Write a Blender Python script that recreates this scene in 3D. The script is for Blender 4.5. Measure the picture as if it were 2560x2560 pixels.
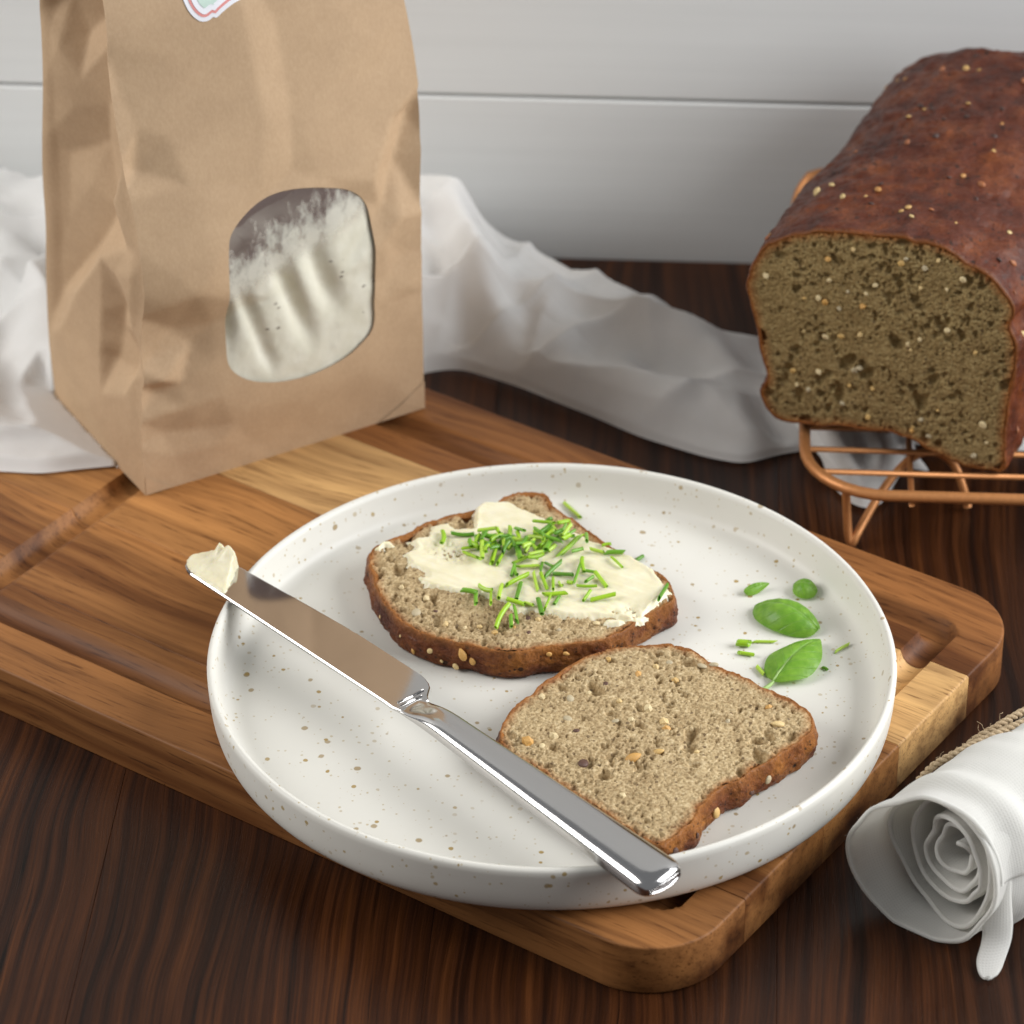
import bpy, bmesh, math, random
import numpy as np
from mathutils import Vector, Matrix, Euler
from mathutils.geometry import delaunay_2d_cdt

# ------------------------------------------------------------------ clear, camera, light
for o in list(bpy.data.objects):
    bpy.data.objects.remove(o)
SC = bpy.context.scene
COL = SC.collection
R = math.radians

cam_d = bpy.data.cameras.new('camera')
cam = bpy.data.objects.new('camera', cam_d)
COL.objects.link(cam)
_r = Vector((0.99807183, 0.06187821, -0.00486989))
_u = Vector((-0.03057058, 0.5583389, 0.82904952))
_f = Vector((-0.05401915, 0.82730209, -0.55915398))
cam.matrix_world = Matrix(((_r.x, _u.x, -_f.x, 0.059378), (_r.y, _u.y, -_f.y, -1.134172),
                           (_r.z, _u.z, -_f.z, 0.872247), (0, 0, 0, 1)))
cam_d.lens = 130.49
cam_d.sensor_width = 36.0
cam_d.clip_start = 0.05
cam_d.clip_end = 50
cam_d.dof.use_dof = True
cam_d.dof.focus_distance = (Vector((0.03, -0.035, 0.04)) - cam.location).dot(_f)
cam_d.dof.aperture_fstop = 12.0
SC.camera = cam

W = bpy.data.worlds.new('World')
SC.world = W
W.use_nodes = True
W.node_tree.nodes['Background'].inputs[0].default_value = (0.93, 0.96, 1.0, 1)
W.node_tree.nodes['Background'].inputs[1].default_value = 0.235


def area(name, loc, target, sx, sy, power, color):
    d = bpy.data.lights.new(name, 'AREA')
    d.shape = 'RECTANGLE'
    d.size, d.size_y = sx, sy
    d.energy = power
    d.color = color
    o = bpy.data.objects.new(name, d)
    COL.objects.link(o)
    o.location = loc
    o.rotation_euler = (Vector(target) - Vector(loc)).to_track_quat('-Z', 'Y').to_euler()
    return o


area('left_window_light', (-1.30, -0.12, 0.90), (0, 0.05, 0.03), 0.8, 0.9, 19, (1.0, 0.985, 0.96))
area('right_window_light', (1.25, 0.04, 0.74), (0, 0.06, 0.03), 1.3, 0.9, 36, (0.97, 0.985, 1.0))

VS = SC.view_settings
VS.view_transform = 'Standard'
VS.look = 'None'
VS.exposure = 0.0
VS.gamma = 1.0
VS.use_curve_mapping = False
SC.cycles.max_bounces = 8
SC.cycles.transparent_max_bounces = 8
SC.cycles.use_denoising = True
SC.cycles.caustics_reflective = False
SC.cycles.caustics_refractive = False

rng = np.random.default_rng(7)
random.seed(11)
V3 = lambda *a: np.array(a, float)
BT = 0.0214           # top of the cutting board
FLOOR = 0.0280        # inner floor of the plate
STOP = 0.0405         # top of the bread slices

# ------------------------------------------------------------------ helpers


def mesh(name, verts, faces, mat, parent=None, smooth=True, uv=None):
    me = bpy.data.meshes.new(name)
    me.from_pydata([tuple(map(float, v)) for v in verts], [], faces)
    if smooth:
        me.polygons.foreach_set('use_smooth', [True] * len(me.polygons))
    if mat:
        me.materials.append(mat)
    if uv is not None:
        lay = me.uv_layers.new(name='UVMap')
        li = np.zeros(len(me.loops), dtype=np.int32)
        me.loops.foreach_get('vertex_index', li)
        lay.data.foreach_set('uv', np.asarray(uv, dtype=np.float32)[li].ravel())
    me.update()
    o = bpy.data.objects.new(name, me)
    COL.objects.link(o)
    if parent:
        o.parent = parent
    return o


def attr(o, name, vals):
    a = o.data.attributes.new(name, 'FLOAT', 'POINT')
    a.data.foreach_set('value', np.asarray(vals, dtype=np.float32))


def inst(name, me, parent=None, M=None, color=None):
    o = bpy.data.objects.new(name, me)
    COL.objects.link(o)
    if parent:
        o.parent = parent
    if M is not None:
        o.matrix_local = M
    if color:
        o.color = color
    return o


def empty(name, loc=(0, 0, 0)):
    o = bpy.data.objects.new(name, None)
    COL.objects.link(o)
    o.location = loc
    o.empty_display_size = 0.01
    return o


def tag(o, label, cat, group=None):
    o['label'] = label
    o['category'] = cat
    if group:
        o['group'] = group
    return o


def grid_faces(nu, nv, closed_u=False, closed_v=False, off=0):
    f = []
    for i in range(nu - (0 if closed_u else 1)):
        i2 = (i + 1) % nu
        for j in range(nv - (0 if closed_v else 1)):
            j2 = (j + 1) % nv
            f.append((off + i * nv + j, off + i2 * nv + j, off + i2 * nv + j2, off + i * nv + j2))
    return f


def _h(ix, iy, s):
    n = (ix.astype(np.int64) * 374761393 + iy.astype(np.int64) * 668265263 + s * 974711) & 0x7fffffff
    n = ((n ^ (n >> 13)) * 1274126177) & 0x7fffffff
    return ((n ^ (n >> 16)) & 0xffff) / 65535.0


def vn(x, y, s=0):
    """smooth value noise, -1..1"""
    x = np.asarray(x, float)
    y = np.asarray(y, float)
    ix, iy = np.floor(x), np.floor(y)
    fx, fy = x - ix, y - iy
    fx = fx * fx * (3 - 2 * fx)
    fy = fy * fy * (3 - 2 * fy)
    ix = ix.astype(np.int64)
    iy = iy.astype(np.int64)
    a, b = _h(ix, iy, s), _h(ix + 1, iy, s)
    c, d = _h(ix, iy + 1, s), _h(ix + 1, iy + 1, s)
    return 2 * ((a * (1 - fx) + b * fx) * (1 - fy) + (c * (1 - fx) + d * fx) * fy) - 1


def fbm(x, y, s=0, o=4):
    t = 0
    a = 1.0
    for i in range(o):
        t = t + a * vn(np.asarray(x) * 2 ** i, np.asarray(y) * 2 ** i, s + i * 17)
        a *= 0.5
    return t / 1.9


def catmull(pts, n, closed=True):
    """resample a polyline at n points of equal arc length through a Catmull-Rom spline"""
    p = np.asarray(pts, float)
    m = len(p)
    out = []
    segs = m if closed else m - 1
    for i in range(segs):
        if closed:
            a, b, c, d = p[(i - 1) % m], p[i], p[(i + 1) % m], p[(i + 2) % m]
        else:
            a, b, c, d = p[max(i - 1, 0)], p[i], p[i + 1], p[min(i + 2, m - 1)]
        for t in np.linspace(0, 1, 24, endpoint=False):
            out.append(0.5 * (2 * b + (c - a) * t + (2 * a - 5 * b + 4 * c - d) * t * t + (3 * b - a - 3 * c + d) * t ** 3))
    out.append(p[0] if closed else p[-1])
    out = np.array(out)
    L = np.concatenate([[0], np.cumsum(np.linalg.norm(np.diff(out, axis=0), axis=1))])
    q = np.linspace(0, L[-1], n, endpoint=not closed)
    return np.stack([np.interp(q, L, out[:, k]) for k in range(out.shape[1])], 1)


def poly_sd(px, py, poly):
    """signed distance to a closed polygon, positive inside"""
    px = np.asarray(px, float).ravel()
    py = np.asarray(py, float).ravel()
    best = np.full(len(px), 1e9)
    ins = np.zeros(len(px), bool)
    n = len(poly)
    for i in range(n):
        ax_, ay_ = poly[i]
        bx_, by_ = poly[(i + 1) % n]
        dx, dy = bx_ - ax_, by_ - ay_
        t = np.clip(((px - ax_) * dx + (py - ay_) * dy) / (dx * dx + dy * dy + 1e-18), 0, 1)
        best = np.minimum(best, (px - ax_ - t * dx) ** 2 + (py - ay_ - t * dy) ** 2)
        c = (ay_ > py) != (by_ > py)
        with np.errstate(divide='ignore', invalid='ignore'):
            xi = ax_ + (py - ay_) * dx / (dy if dy != 0 else 1e-18)
        ins ^= c & (px < xi)
    d = np.sqrt(best)
    return np.where(ins, d, -d)


def normals2d(p):
    t = np.roll(p, -1, 0) - np.roll(p, 1, 0)
    t /= np.linalg.norm(t, axis=1)[:, None] + 1e-12
    n = np.stack([t[:, 1], -t[:, 0]], 1)
    a = 0.5 * np.sum(p[:, 0] * np.roll(p[:, 1], -1) - np.roll(p[:, 0], -1) * p[:, 1])
    return n if a > 0 else -n


def tube(path, rad, sides=8, closed=False, cap=True):
    """verts, faces of a tube along a polyline; rad may be an array"""
    P = np.asarray(path, float)
    n = len(P)
    rad = np.full(n, rad) if np.isscalar(rad) else np.asarray(rad)
    T = (np.roll(P, -1, 0) - np.roll(P, 1, 0)) if closed else np.gradient(P, axis=0)
    T /= np.linalg.norm(T, axis=1)[:, None] + 1e-12
    ref = V3(0, 0, 1) if abs(T[0][2]) < 0.9 else V3(1, 0, 0)
    N = np.cross(T[0], ref)
    N /= np.linalg.norm(N)
    vs = []
    for i in range(n):
        N = N - T[i] * (N @ T[i])
        N /= np.linalg.norm(N) + 1e-12
        B = np.cross(T[i], N)
        for k in range(sides):
            a = 2 * math.pi * k / sides
            vs.append(P[i] + rad[i] * (math.cos(a) * N + math.sin(a) * B))
    f = grid_faces(n, sides, closed, True)
    if not closed and cap:
        f.append(tuple(range(sides))[::-1])
        f.append(tuple(range((n - 1) * sides, n * sides)))
    return vs, f


class Join:
    def __init__(s):
        s.v, s.f = [], []

    def add(s, v, f):
        k = len(s.v)
        s.v += list(v)
        s.f += [tuple(i + k for i in q) for q in f]


# ------------------------------------------------------------------ materials


class Mat:
    def __init__(s, name):
        s.m = bpy.data.materials.new(name)
        s.m.use_nodes = True
        s.t = s.m.node_tree
        s.N = s.t.nodes
        s.b = s.N['Principled BSDF']
        s.out = s.N['Material Output']

    def n(s, typ, ins=None, **props):
        nd = s.N.new(typ)
        for k, v in props.items():
            setattr(nd, k, v)
        for k, v in (ins or {}).items():
            s.set(nd.inputs[k], v)
        return nd

    def set(s, sock, v):
        if hasattr(v, 'outputs'):
            v = v.outputs[0]
        if hasattr(v, 'is_linked') and hasattr(v, 'node'):
            s.t.links.new(v, sock)
        else:
            if sock.type == 'RGBA' and len(v) == 3:
                v = tuple(v) + (1,)
            sock.default_value = v

    def P(s, **k):
        for a, v in k.items():
            s.set(s.b.inputs[a.replace('_', ' ')], v)
        return s

    def coord(s, kind='Object', scale=(1, 1, 1), loc=(0, 0, 0), rot=(0, 0, 0)):
        tc = s.n('ShaderNodeTexCoord')
        mp = s.n('ShaderNodeMapping', {'Scale': scale, 'Location': loc, 'Rotation': rot})
        s.t.links.new(tc.outputs[kind], mp.inputs[0])
        return mp

    def noise(s, co, scale, detail=4, rough=0.55, dist=0.0):
        return s.n('ShaderNodeTexNoise', {'Vector': co, 'Scale': scale, 'Detail': detail, 'Roughness': rough, 'Distortion': dist})

    def ramp(s, fac, stops, interp='LINEAR'):
        r = s.n('ShaderNodeValToRGB')
        r.color_ramp.interpolation = interp
        e = r.color_ramp.elements
        while len(e) < len(stops):
            e.new(0.5)
        for el, (p, c) in zip(e, stops):
            el.position = p
            el.color = (tuple(c) + (1,)) if len(c) == 3 else c
        s.set(r.inputs[0], fac)
        return r

    def mix(s, fac, a, b, mode='MIX'):
        m = s.n('ShaderNodeMix', data_type='RGBA', blend_type=mode)
        s.set(m.inputs[0], fac)
        s.set(m.inputs[6], a)
        s.set(m.inputs[7], b)
        return m.outputs[2]

    def math(s, op, a, b=0.0, clamp=False):
        m = s.n('ShaderNodeMath', operation=op, use_clamp=clamp)
        s.set(m.inputs[0], a)
        s.set(m.inputs[1], b)
        return m

    def bump(s, h, strength=0.3, dist=0.001, nrm=None):
        b = s.n('ShaderNodeBump', {'Height': h, 'Strength': strength, 'Distance': dist})
        if nrm is not None:
            s.set(b.inputs['Normal'], nrm)
        s.set(s.b.inputs['Normal'], b)
        return b

    def attr(s, name):
        a = s.n('ShaderNodeAttribute', attribute_name=name)
        return a.outputs['Fac']


def mat_table():
    m = Mat('dark_veneer')
    oi = m.n('ShaderNodeObjectInfo')
    tc = m.n('ShaderNodeTexCoord')
    off = m.n('ShaderNodeVectorMath', {0: tc.outputs['Object']}, operation='ADD')
    rnd = m.math('MULTIPLY', oi.outputs['Random'], 13.0)
    m.t.links.new(m.n('ShaderNodeCombineXYZ', {0: rnd, 1: rnd}).outputs[0], off.inputs[1])
    # slow sway of the grain
    sway = m.noise(m.n('ShaderNodeMapping', {0: off, 'Scale': (2.0, 1.6, 1)}), 3.0, 2)
    sw = m.n('ShaderNodeVectorMath', {0: sway.outputs['Color'], 1: (0.030, 0.0, 0.0)}, operation='MULTIPLY')
    co = m.n('ShaderNodeVectorMath', {0: off, 1: sw}, operation='ADD')
    c1 = m.n('ShaderNodeMapping', {0: co, 'Scale': (190, 2.6, 1)})
    c2 = m.n('ShaderNodeMapping', {0: co, 'Scale': (640, 11.0, 1)})
    c3 = m.n('ShaderNodeMapping', {0: co, 'Scale': (1500, 70, 1)})
    c4 = m.n('ShaderNodeMapping', {0: co, 'Scale': (210, 4.0, 1), 'Location': (3.1, 1.7, 0)})
    broad = m.noise(m.n('ShaderNodeMapping', {0: co, 'Scale': (11, 2.4, 1)}), 1.0, 3)
    s1 = m.noise(c1, 1.0, 8, 0.68, 0.25)
    s2 = m.noise(c2, 1.0, 5, 0.65)
    s3 = m.noise(c3, 1.0, 2, 0.5)
    s4 = m.noise(c4, 1.0, 4, 0.6, 0.3)
    base = m.ramp(s1, [(0.32, (0.013, 0.0048, 0.0024)), (0.45, (0.037, 0.0118, 0.0044)), (0.55, (0.066, 0.0212, 0.0066)), (0.74, (0.118, 0.039, 0.0105))])
    base = m.mix(0.62, base, m.ramp(s2, [(0.30, (0.16, 0.13, 0.12)), (0.48, (0.62, 0.6, 0.58)), (0.68, (1.2, 1.15, 1.08))]), 'MULTIPLY')
    base = m.mix(0.75, base, m.ramp(broad, [(0.32, (0.30, 0.29, 0.30)), (0.62, (1.1, 1.08, 1.04))]), 'MULTIPLY')
    base = m.mix(1.0, base, m.ramp(s4, [(0.31, (0.10, 0.09, 0.09)), (0.36, (1, 1, 1))]), 'MULTIPLY')
    m.P(Base_Color=base, Roughness=m.ramp(s2, [(0.3, (0.30,) * 3), (0.7, (0.42,) * 3)]), Specular_IOR_Level=0.24)
    m.bump(m.math('ADD', m.math('MULTIPLY', m.ramp(s3, [(0.30, (0, 0, 0)), (0.40, (1, 1, 1))]), 0.6), s2), 0.2, 0.0006)
    return m.m


def mat_stave():
    m = Mat('acacia_wood')
    oi = m.n('ShaderNodeObjectInfo')
    tc = m.n('ShaderNodeTexCoord')
    off = m.n('ShaderNodeVectorMath', {0: tc.outputs['Object']}, operation='ADD')
    rnd = m.math('MULTIPLY', oi.outputs['Random'], 7.0)
    m.t.links.new(m.n('ShaderNodeCombineXYZ', {0: rnd, 1: rnd, 2: rnd}).outputs[0], off.inputs[1])
    sway = m.noise(m.n('ShaderNodeMapping', {0: off, 'Scale': (2.2, 3, 3)}), 2.5, 2)
    sw = m.n('ShaderNodeVectorMath', {0: sway.outputs['Color'], 1: (0, 0.03, 0.02)}, operation='MULTIPLY')
    co = m.n('ShaderNodeVectorMath', {0: off, 1: sw}, operation='ADD')
    band = m.noise(m.n('ShaderNodeMapping', {0: co, 'Scale': (1.6, 34, 34)}), 1.0, 3, 0.5)
    streak = m.noise(m.n('ShaderNodeMapping', {0: co, 'Scale': (4.0, 210, 210)}), 1.0, 5, 0.6)
    fine = m.noise(m.n('ShaderNodeMapping', {0: co, 'Scale': (38, 900, 900)}), 1.0, 3, 0.6)
    c = m.mix(1.0, oi.outputs['Color'], m.ramp(band, [(0.33, (0.20, 0.15, 0.13)), (0.42, (0.58, 0.50, 0.45)), (0.49, (1, 1, 1)), (0.63, (1.4, 1.42, 1.38))]), 'MULTIPLY')
    c = m.mix(0.55, c, m.ramp(streak, [(0.33, (0.38, 0.31, 0.27)), (0.48, (0.95, 0.93, 0.9)), (0.66, (1.2, 1.22, 1.2))]), 'MULTIPLY')
    c = m.mix(0.85, c, m.ramp(fine, [(0.32, (0.40, 0.34, 0.31)), (0.42, (0.95, 0.94, 0.93)), (0.62, (1.08, 1.08, 1.08))]), 'MULTIPLY')
    m.P(Base_Color=c, Roughness=0.52, Specular_IOR_Level=0.22)
    m.bump(fine, 0.12, 0.0004)
    return m.m


def mat_plate():
    m = Mat('speckled_glaze')
    co = m.coord('Object')
    warp = m.noise(co, 260, 2)
    cw = m.n('ShaderNodeVectorMath', {0: co, 1: m.n('ShaderNodeVectorMath', {0: warp.outputs['Color'], 1: (0.0011, 0.0011, 0.0011)}, operation='MULTIPLY')}, operation='ADD')
    col = (0.71, 0.69, 0.63)
    cl = m.noise(co, 24, 3)
    for sc, thr, tint, dens in ((125, 0.140, (0.30, 0.19, 0.045), 0.40), (210, 0.17, (0.38, 0.26, 0.08), 0.38), (430, 0.20, (0.45, 0.34, 0.15), 0.55)):
        v = m.n('ShaderNodeTexVoronoi', {'Vector': cw, 'Scale': sc, 'Randomness': 1.0})
        sep = m.n('ShaderNodeSeparateColor', {0: v.outputs['Color']})
        keep = m.math('GREATER_THAN', sep.outputs[0], dens)
        keep = m.math('MULTIPLY', keep, m.ramp(cl, [(0.30, (0, 0, 0)), (0.44, (1, 1, 1))]))
        rad = m.math('MULTIPLY', m.math('ADD', sep.outputs[1], 0.35), thr)
        d = m.math('SUBTRACT', rad, v.outputs['Distance'])
        d = m.math('MULTIPLY', d, 26.0, True)
        fac = m.math('MULTIPLY', d, m.math('MULTIPLY', keep, m.math('ADD', m.math('MULTIPLY', sep.outputs[2], 0.55), 0.42)))
        col = m.mix(fac, col, tint)
    soft = m.noise(co, 40, 3)
    col = m.mix(0.35, col, m.ramp(soft, [(0.3, (0.93, 0.92, 0.9)), (0.7, (1, 1, 1))]), 'MULTIPLY')
    m.P(Base_Color=col, Roughness=0.42, Specular_IOR_Level=0.38)
    m.bump(m.noise(co, 130, 3), 0.05, 0.001)
    return m.m


def mat_crumb(name, k):
    m = Mat(name)
    co = m.coord('Object')
    a = m.noise(co, 900, 4, 0.65)
    b = m.noise(co, 190, 3)
    c = m.noise(co, 45, 2)
    col = m.ramp(a, [(0.3, tuple(a_ * b_ for a_, b_ in zip((0.26, 0.185, 0.10), k))), (0.5, tuple(a_ * b_ for a_, b_ in zip((0.47, 0.365, 0.225), k))), (0.72, tuple(a_ * b_ for a_, b_ in zip((0.68, 0.58, 0.415), k)))])
    col = m.mix(0.6, col, m.ramp(b, [(0.3, (0.66, 0.6, 0.52)), (0.6, (1.05, 1.05, 1.02))]), 'MULTIPLY')
    col = m.mix(0.5, col, m.ramp(c, [(0.3, (0.82, 0.78, 0.72)), (0.65, (1.05, 1.05, 1.03))]), 'MULTIPLY')
    # dark bran specks
    v = m.n('ShaderNodeTexVoronoi', {'Vector': co, 'Scale': 420})
    sep = m.n('ShaderNodeSeparateColor', {0: v.outputs['Color']})
    spk = m.math('MULTIPLY', m.math('GREATER_THAN', sep.outputs[0], 0.86), m.math('LESS_THAN', v.outputs['Distance'], 0.3))
    col = m.mix(m.math('MULTIPLY', spk, 0.65), col, (0.075, 0.04, 0.02))
    e = m.math('ADD', m.attr('edge'), m.math('MULTIPLY', m.math('SUBTRACT', b, 0.5), 0.0040))
    ef = m.ramp(m.math('MULTIPLY', e, 200.0), [(0.16, (1, 1, 1)), (0.45, (0.45, 0.45, 0.45)), (0.95, (0, 0, 0))])
    col = m.mix(m.math('MULTIPLY', ef, 0.9), col, m.ramp(b, [(0.3, (0.20, 0.065, 0.018)), (0.7, (0.42, 0.175, 0.05))]))
    m.P(Base_Color=col, Roughness=0.82, Specular_IOR_Level=0.2)
    m.bump(a, 0.55, 0.0006)
    return m.m


def mat_crust(name, dark, mid, light, rough, lip, coat=0.0):
    m = Mat(name)
    co = m.coord('Object')
    a = m.noise(co, 55, 4, 0.6)
    b = m.noise(co, 650, 5, 0.65)
    c = m.noise(co, 2200, 2, 0.6)
    col = m.ramp(a, [(0.32, dark), (0.5, mid), (0.70, light)])
    col = m.mix(0.7, col, m.ramp(b, [(0.3, (0.42, 0.38, 0.36)), (0.6, (1.15, 1.15, 1.15))]), 'MULTIPLY')
    h = m.math('ADD', b, m.math('MULTIPLY', c, 0.35))
    for sc, dn, rd in ((240, 0.80, 0.25), (520, 0.74, 0.27)):
        v = m.n('ShaderNodeTexVoronoi', {'Vector': co, 'Scale': sc})
        sep = m.n('ShaderNodeSeparateColor', {0: v.outputs['Color']})
        pit = m.math('MULTIPLY', m.math('GREATER_THAN', sep.outputs[0], dn), m.math('LESS_THAN', v.outputs['Distance'], rd))
        col = m.mix(m.math('MULTIPLY', pit, 0.8), col, (0.016, 0.007, 0.004))
        h = m.math('SUBTRACT', h, m.math('MULTIPLY', pit, 1.2))
    lf = m.math('MULTIPLY', m.attr('lip'), m.ramp(b, [(0.3, (0.6,) * 3), (0.65, (1.0,) * 3)]))
    col = m.mix(lf, col, lip)
    m.P(Base_Color=col, Roughness=m.ramp(b, [(0.3, (rough + 0.2,) * 3), (0.7, (rough,) * 3)]), Specular_IOR_Level=0.16, Coat_Weight=coat, Coat_Roughness=0.10)
    bn_ = m.bump(h, 0.9, 0.0011)
    if coat > 0.2:
        cb = m.n('ShaderNodeBump', {'Height': h, 'Strength': 0.45, 'Distance': 0.0008})
        m.set(m.b.inputs['Coat Normal'], cb)
    return m.m


def mat_plain(name, col, rough=0.5, metal=0.0, var=0.15, scale=300, bump=0.1, spec=0.5, sss=0.0):
    m = Mat(name)
    co = m.coord('Object')
    a = m.noise(co, scale, 4)
    c = m.mix(1.0, col, m.ramp(a, [(0.3, (1 - var,) * 3), (0.7, (1 + var,) * 3)]), 'MULTIPLY')
    m.P(Base_Color=c, Roughness=rough, Metallic=metal, Specular_IOR_Level=spec)
    if sss:
        m.P(Subsurface_Weight=sss, Subsurface_Radius=(0.004, 0.003, 0.0015), Subsurface_Scale=0.6)
    if bump:
        m.bump(a, bump, 0.0005)
    return m.m


def mat_objcolor(name, rough=0.5, var=0.2, sss=0.0, bump=0.3):
    m = Mat(name)
    oi = m.n('ShaderNodeObjectInfo')
    a = m.noise(m.coord('Object'), 700, 3)
    c = m.mix(1.0, oi.outputs['Color'], m.ramp(a, [(0.3, (1 - var,) * 3), (0.7, (1 + var,) * 3)]), 'MULTIPLY')
    m.P(Base_Color=c, Roughness=rough)
    if sss:
        m.P(Subsurface_Weight=sss, Subsurface_Radius=(0.002, 0.002, 0.001), Subsurface_Scale=0.5)
    m.bump(a, bump, 0.0004)
    return m.m


def mat_kraft():
    m = Mat('kraft_paper')
    co = m.coord('Object')
    a = m.noise(m.coord('Object', (1, 1, 0.55)), 900, 4, 0.65)
    b = m.noise(co, 70, 4, 0.6)
    col = m.ramp(a, [(0.3, (0.455, 0.312, 0.190)), (0.5, (0.48, 0.332, 0.205)), (0.7, (0.505, 0.355, 0.224))])
    col = m.mix(0.5, col, m.ramp(b, [(0.3, (0.88, 0.86, 0.84)), (0.7, (1.06, 1.06, 1.05))]), 'MULTIPLY')
    m.P(Base_Color=col, Roughness=0.72, Specular_IOR_Level=0.25)
    m.bump(m.math('ADD', m.math('MULTIPLY', a, 0.3), m.math('MULTIPLY', b, 0.5)), 0.10, 0.0010)
    return m.m


def mat_cloth(name, col, weave, trans=0.15, uvs=1.0):
    m = Mat(name)
    co = m.coord('Object')
    a = m.noise(co, 1300, 3, 0.7)
    b = m.noise(co, 120, 3)
    h = m.math('ADD', m.math('MULTIPLY', a, 0.5), m.math('MULTIPLY', b, 0.6))
    if weave:
        uv = m.coord('UV')
        w1 = m.n('ShaderNodeTexWave', {'Vector': uv, 'Scale': weave, 'Distortion': 0.6, 'Detail': 1.0}, bands_direction='X')
        w2 = m.n('ShaderNodeTexWave', {'Vector': uv, 'Scale': weave, 'Distortion': 0.6, 'Detail': 1.0}, bands_direction='Y')
        wv = m.math('MULTIPLY', w1.outputs['Fac'], w2.outputs['Fac'])
        h = m.math('ADD', h, m.math('MULTIPLY', wv, 0.7))
        c = m.mix(m.math('MULTIPLY', wv, 0.22), col, tuple(x * 0.8 for x in col))
    else:
        c = m.mix(0.4, col, m.ramp(b, [(0.3, (0.94, 0.94, 0.93)), (0.7, (1.02, 1.02, 1.02))]), 'MULTIPLY')
    m.P(Base_Color=c, Roughness=0.95, Specular_IOR_Level=0.1, Sheen_Weight=0.25, Sheen_Roughness=0.5)
    m.bump(h, 0.3, 0.0006)
    tr = m.n('ShaderNodeBsdfTranslucent', {'Color': c})
    mx = m.n('ShaderNodeMixShader', {0: trans})
    m.t.links.new(m.b.outputs[0], mx.inputs[1])
    m.t.links.new(tr.outputs[0], mx.inputs[2])
    m.t.links.new(mx.outputs[0], m.out.inputs[0])
    return m.m


def mat_steel(name, rough, aniso=0.0):
    m = Mat(name)
    co = m.coord('Object', (40, 1500, 1500))
    a = m.noise(co, 1.0, 3)
    m.P(Base_Color=(0.60, 0.585, 0.575), Metallic=1.0, Roughness=m.ramp(a, [(0.3, (rough,) * 3), (0.7, (rough * 1.5,) * 3)]))
    m.bump(a, 0.02, 0.0002)
    return m.m


def mat_leaf():
    m = Mat('basil_leaf')
    uv = m.n('ShaderNodeTexCoord')
    sep = m.n('ShaderNodeSeparateXYZ', {0: uv.outputs['UV']})
    x, y = sep.outputs[0], sep.outputs[1]            # x along the midrib 0..1, y across -1..1
    ay = m.math('ABSOLUTE', y)
    rib = m.math('SUBTRACT', 1.0, m.math('MULTIPLY', ay, 14.0), True)
    ph = m.math('SUBTRACT', m.math('MULTIPLY', x, 6.0), m.math('MULTIPLY', ay, 2.2))
    fr = m.math('ABSOLUTE', m.math('SUBTRACT', m.math('FRACT', ph), 0.5))
    vein = m.math('SUBTRACT', 1.0, m.math('MULTIPLY', fr, 16.0), True)
    vv = m.math('MAXIMUM', rib, m.math('MULTIPLY', vein, 0.5))
    n = m.noise(m.coord('Object'), 260, 3)
    col = m.ramp(n, [(0.3, (0.13, 0.31, 0.025)), (0.7, (0.25, 0.46, 0.05))])
    col = m.mix(m.math('MULTIPLY', vv, 0.55), col, (0.30, 0.48, 0.14))
    m.P(Base_Color=col, Roughness=0.38, Specular_IOR_Level=0.45)
    m.bump(m.math('SUBTRACT', m.math('MULTIPLY', n, 0.6), m.math('MULTIPLY', vv, 0.8)), 0.5, 0.0008)
    tr = m.n('ShaderNodeBsdfTranslucent', {'Color': (0.28, 0.55, 0.05, 1)})
    mx = m.n('ShaderNodeMixShader', {0: 0.28})
    m.t.links.new(m.b.outputs[0], mx.inputs[1])
    m.t.links.new(tr.outputs[0], mx.inputs[2])
    m.t.links.new(mx.outputs[0], m.out.inputs[0])
    return m.m


def mat_chive():
    m = Mat('chive')
    oi = m.n('ShaderNodeObjectInfo')
    n = m.noise(m.coord('Object', (400, 4000, 4000)), 1.0, 2)
    c = m.mix(1.0, oi.outputs['Color'], m.ramp(n, [(0.3, (0.75,) * 3), (0.7, (1.2,) * 3)]), 'MULTIPLY')
    m.P(Base_Color=c, Roughness=0.35, Specular_IOR_Level=0.5, Subsurface_Weight=0.25, Subsurface_Radius=(0.001, 0.002, 0.0005), Subsurface_Scale=0.5)
    return m.m


def mat_butter():
    m = Mat('butter')
    co = m.coord('Object')
    a = m.noise(m.coord('Object', (1, 1, 1), rot=(0, 0, 0.6)), 160, 4)
    c = m.ramp(a, [(0.3, (0.71, 0.645, 0.43)), (0.7, (0.79, 0.74, 0.55))])
    m.P(Base_Color=c, Roughness=0.33, Specular_IOR_Level=0.45, Subsurface_Weight=0.3, Subsurface_Radius=(0.004, 0.003, 0.001), Subsurface_Scale=0.5)
    m.bump(m.noise(m.coord('Object', (120, 330, 300), rot=(0, 0, 0.5)), 1.0, 3), 0.12, 0.001)
    return m.m


def mat_flour():
    m = Mat('flour')
    co = m.coord('Object')
    a = m.noise(co, 90, 4)
    c = m.ramp(a, [(0.3, (0.66, 0.635, 0.51)), (0.7, (0.76, 0.74, 0.63))])
    v = m.n('ShaderNodeTexVoronoi', {'Vector': m.coord('Object', (1, 1, 1.5)), 'Scale': 240})
    sep = m.n('ShaderNodeSeparateColor', {0: v.outputs['Color']})
    spk = m.math('MULTIPLY', m.math('GREATER_THAN', sep.outputs[0], 0.9), m.math('LESS_THAN', v.outputs['Distance'], 0.26))
    spk = m.math('MULTIPLY', spk, m.ramp(m.noise(co, 40, 2), [(0.45, (0, 0, 0)), (0.6, (1, 1, 1))]))
    c = m.mix(m.math('MULTIPLY', spk, 0.7), c, (0.13, 0.10, 0.07))
    m.P(Base_Color=c, Roughness=0.9, Specular_IOR_Level=0.15)
    m.bump(m.noise(co, 500, 3), 0.2, 0.0006)
    return m.m


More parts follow.
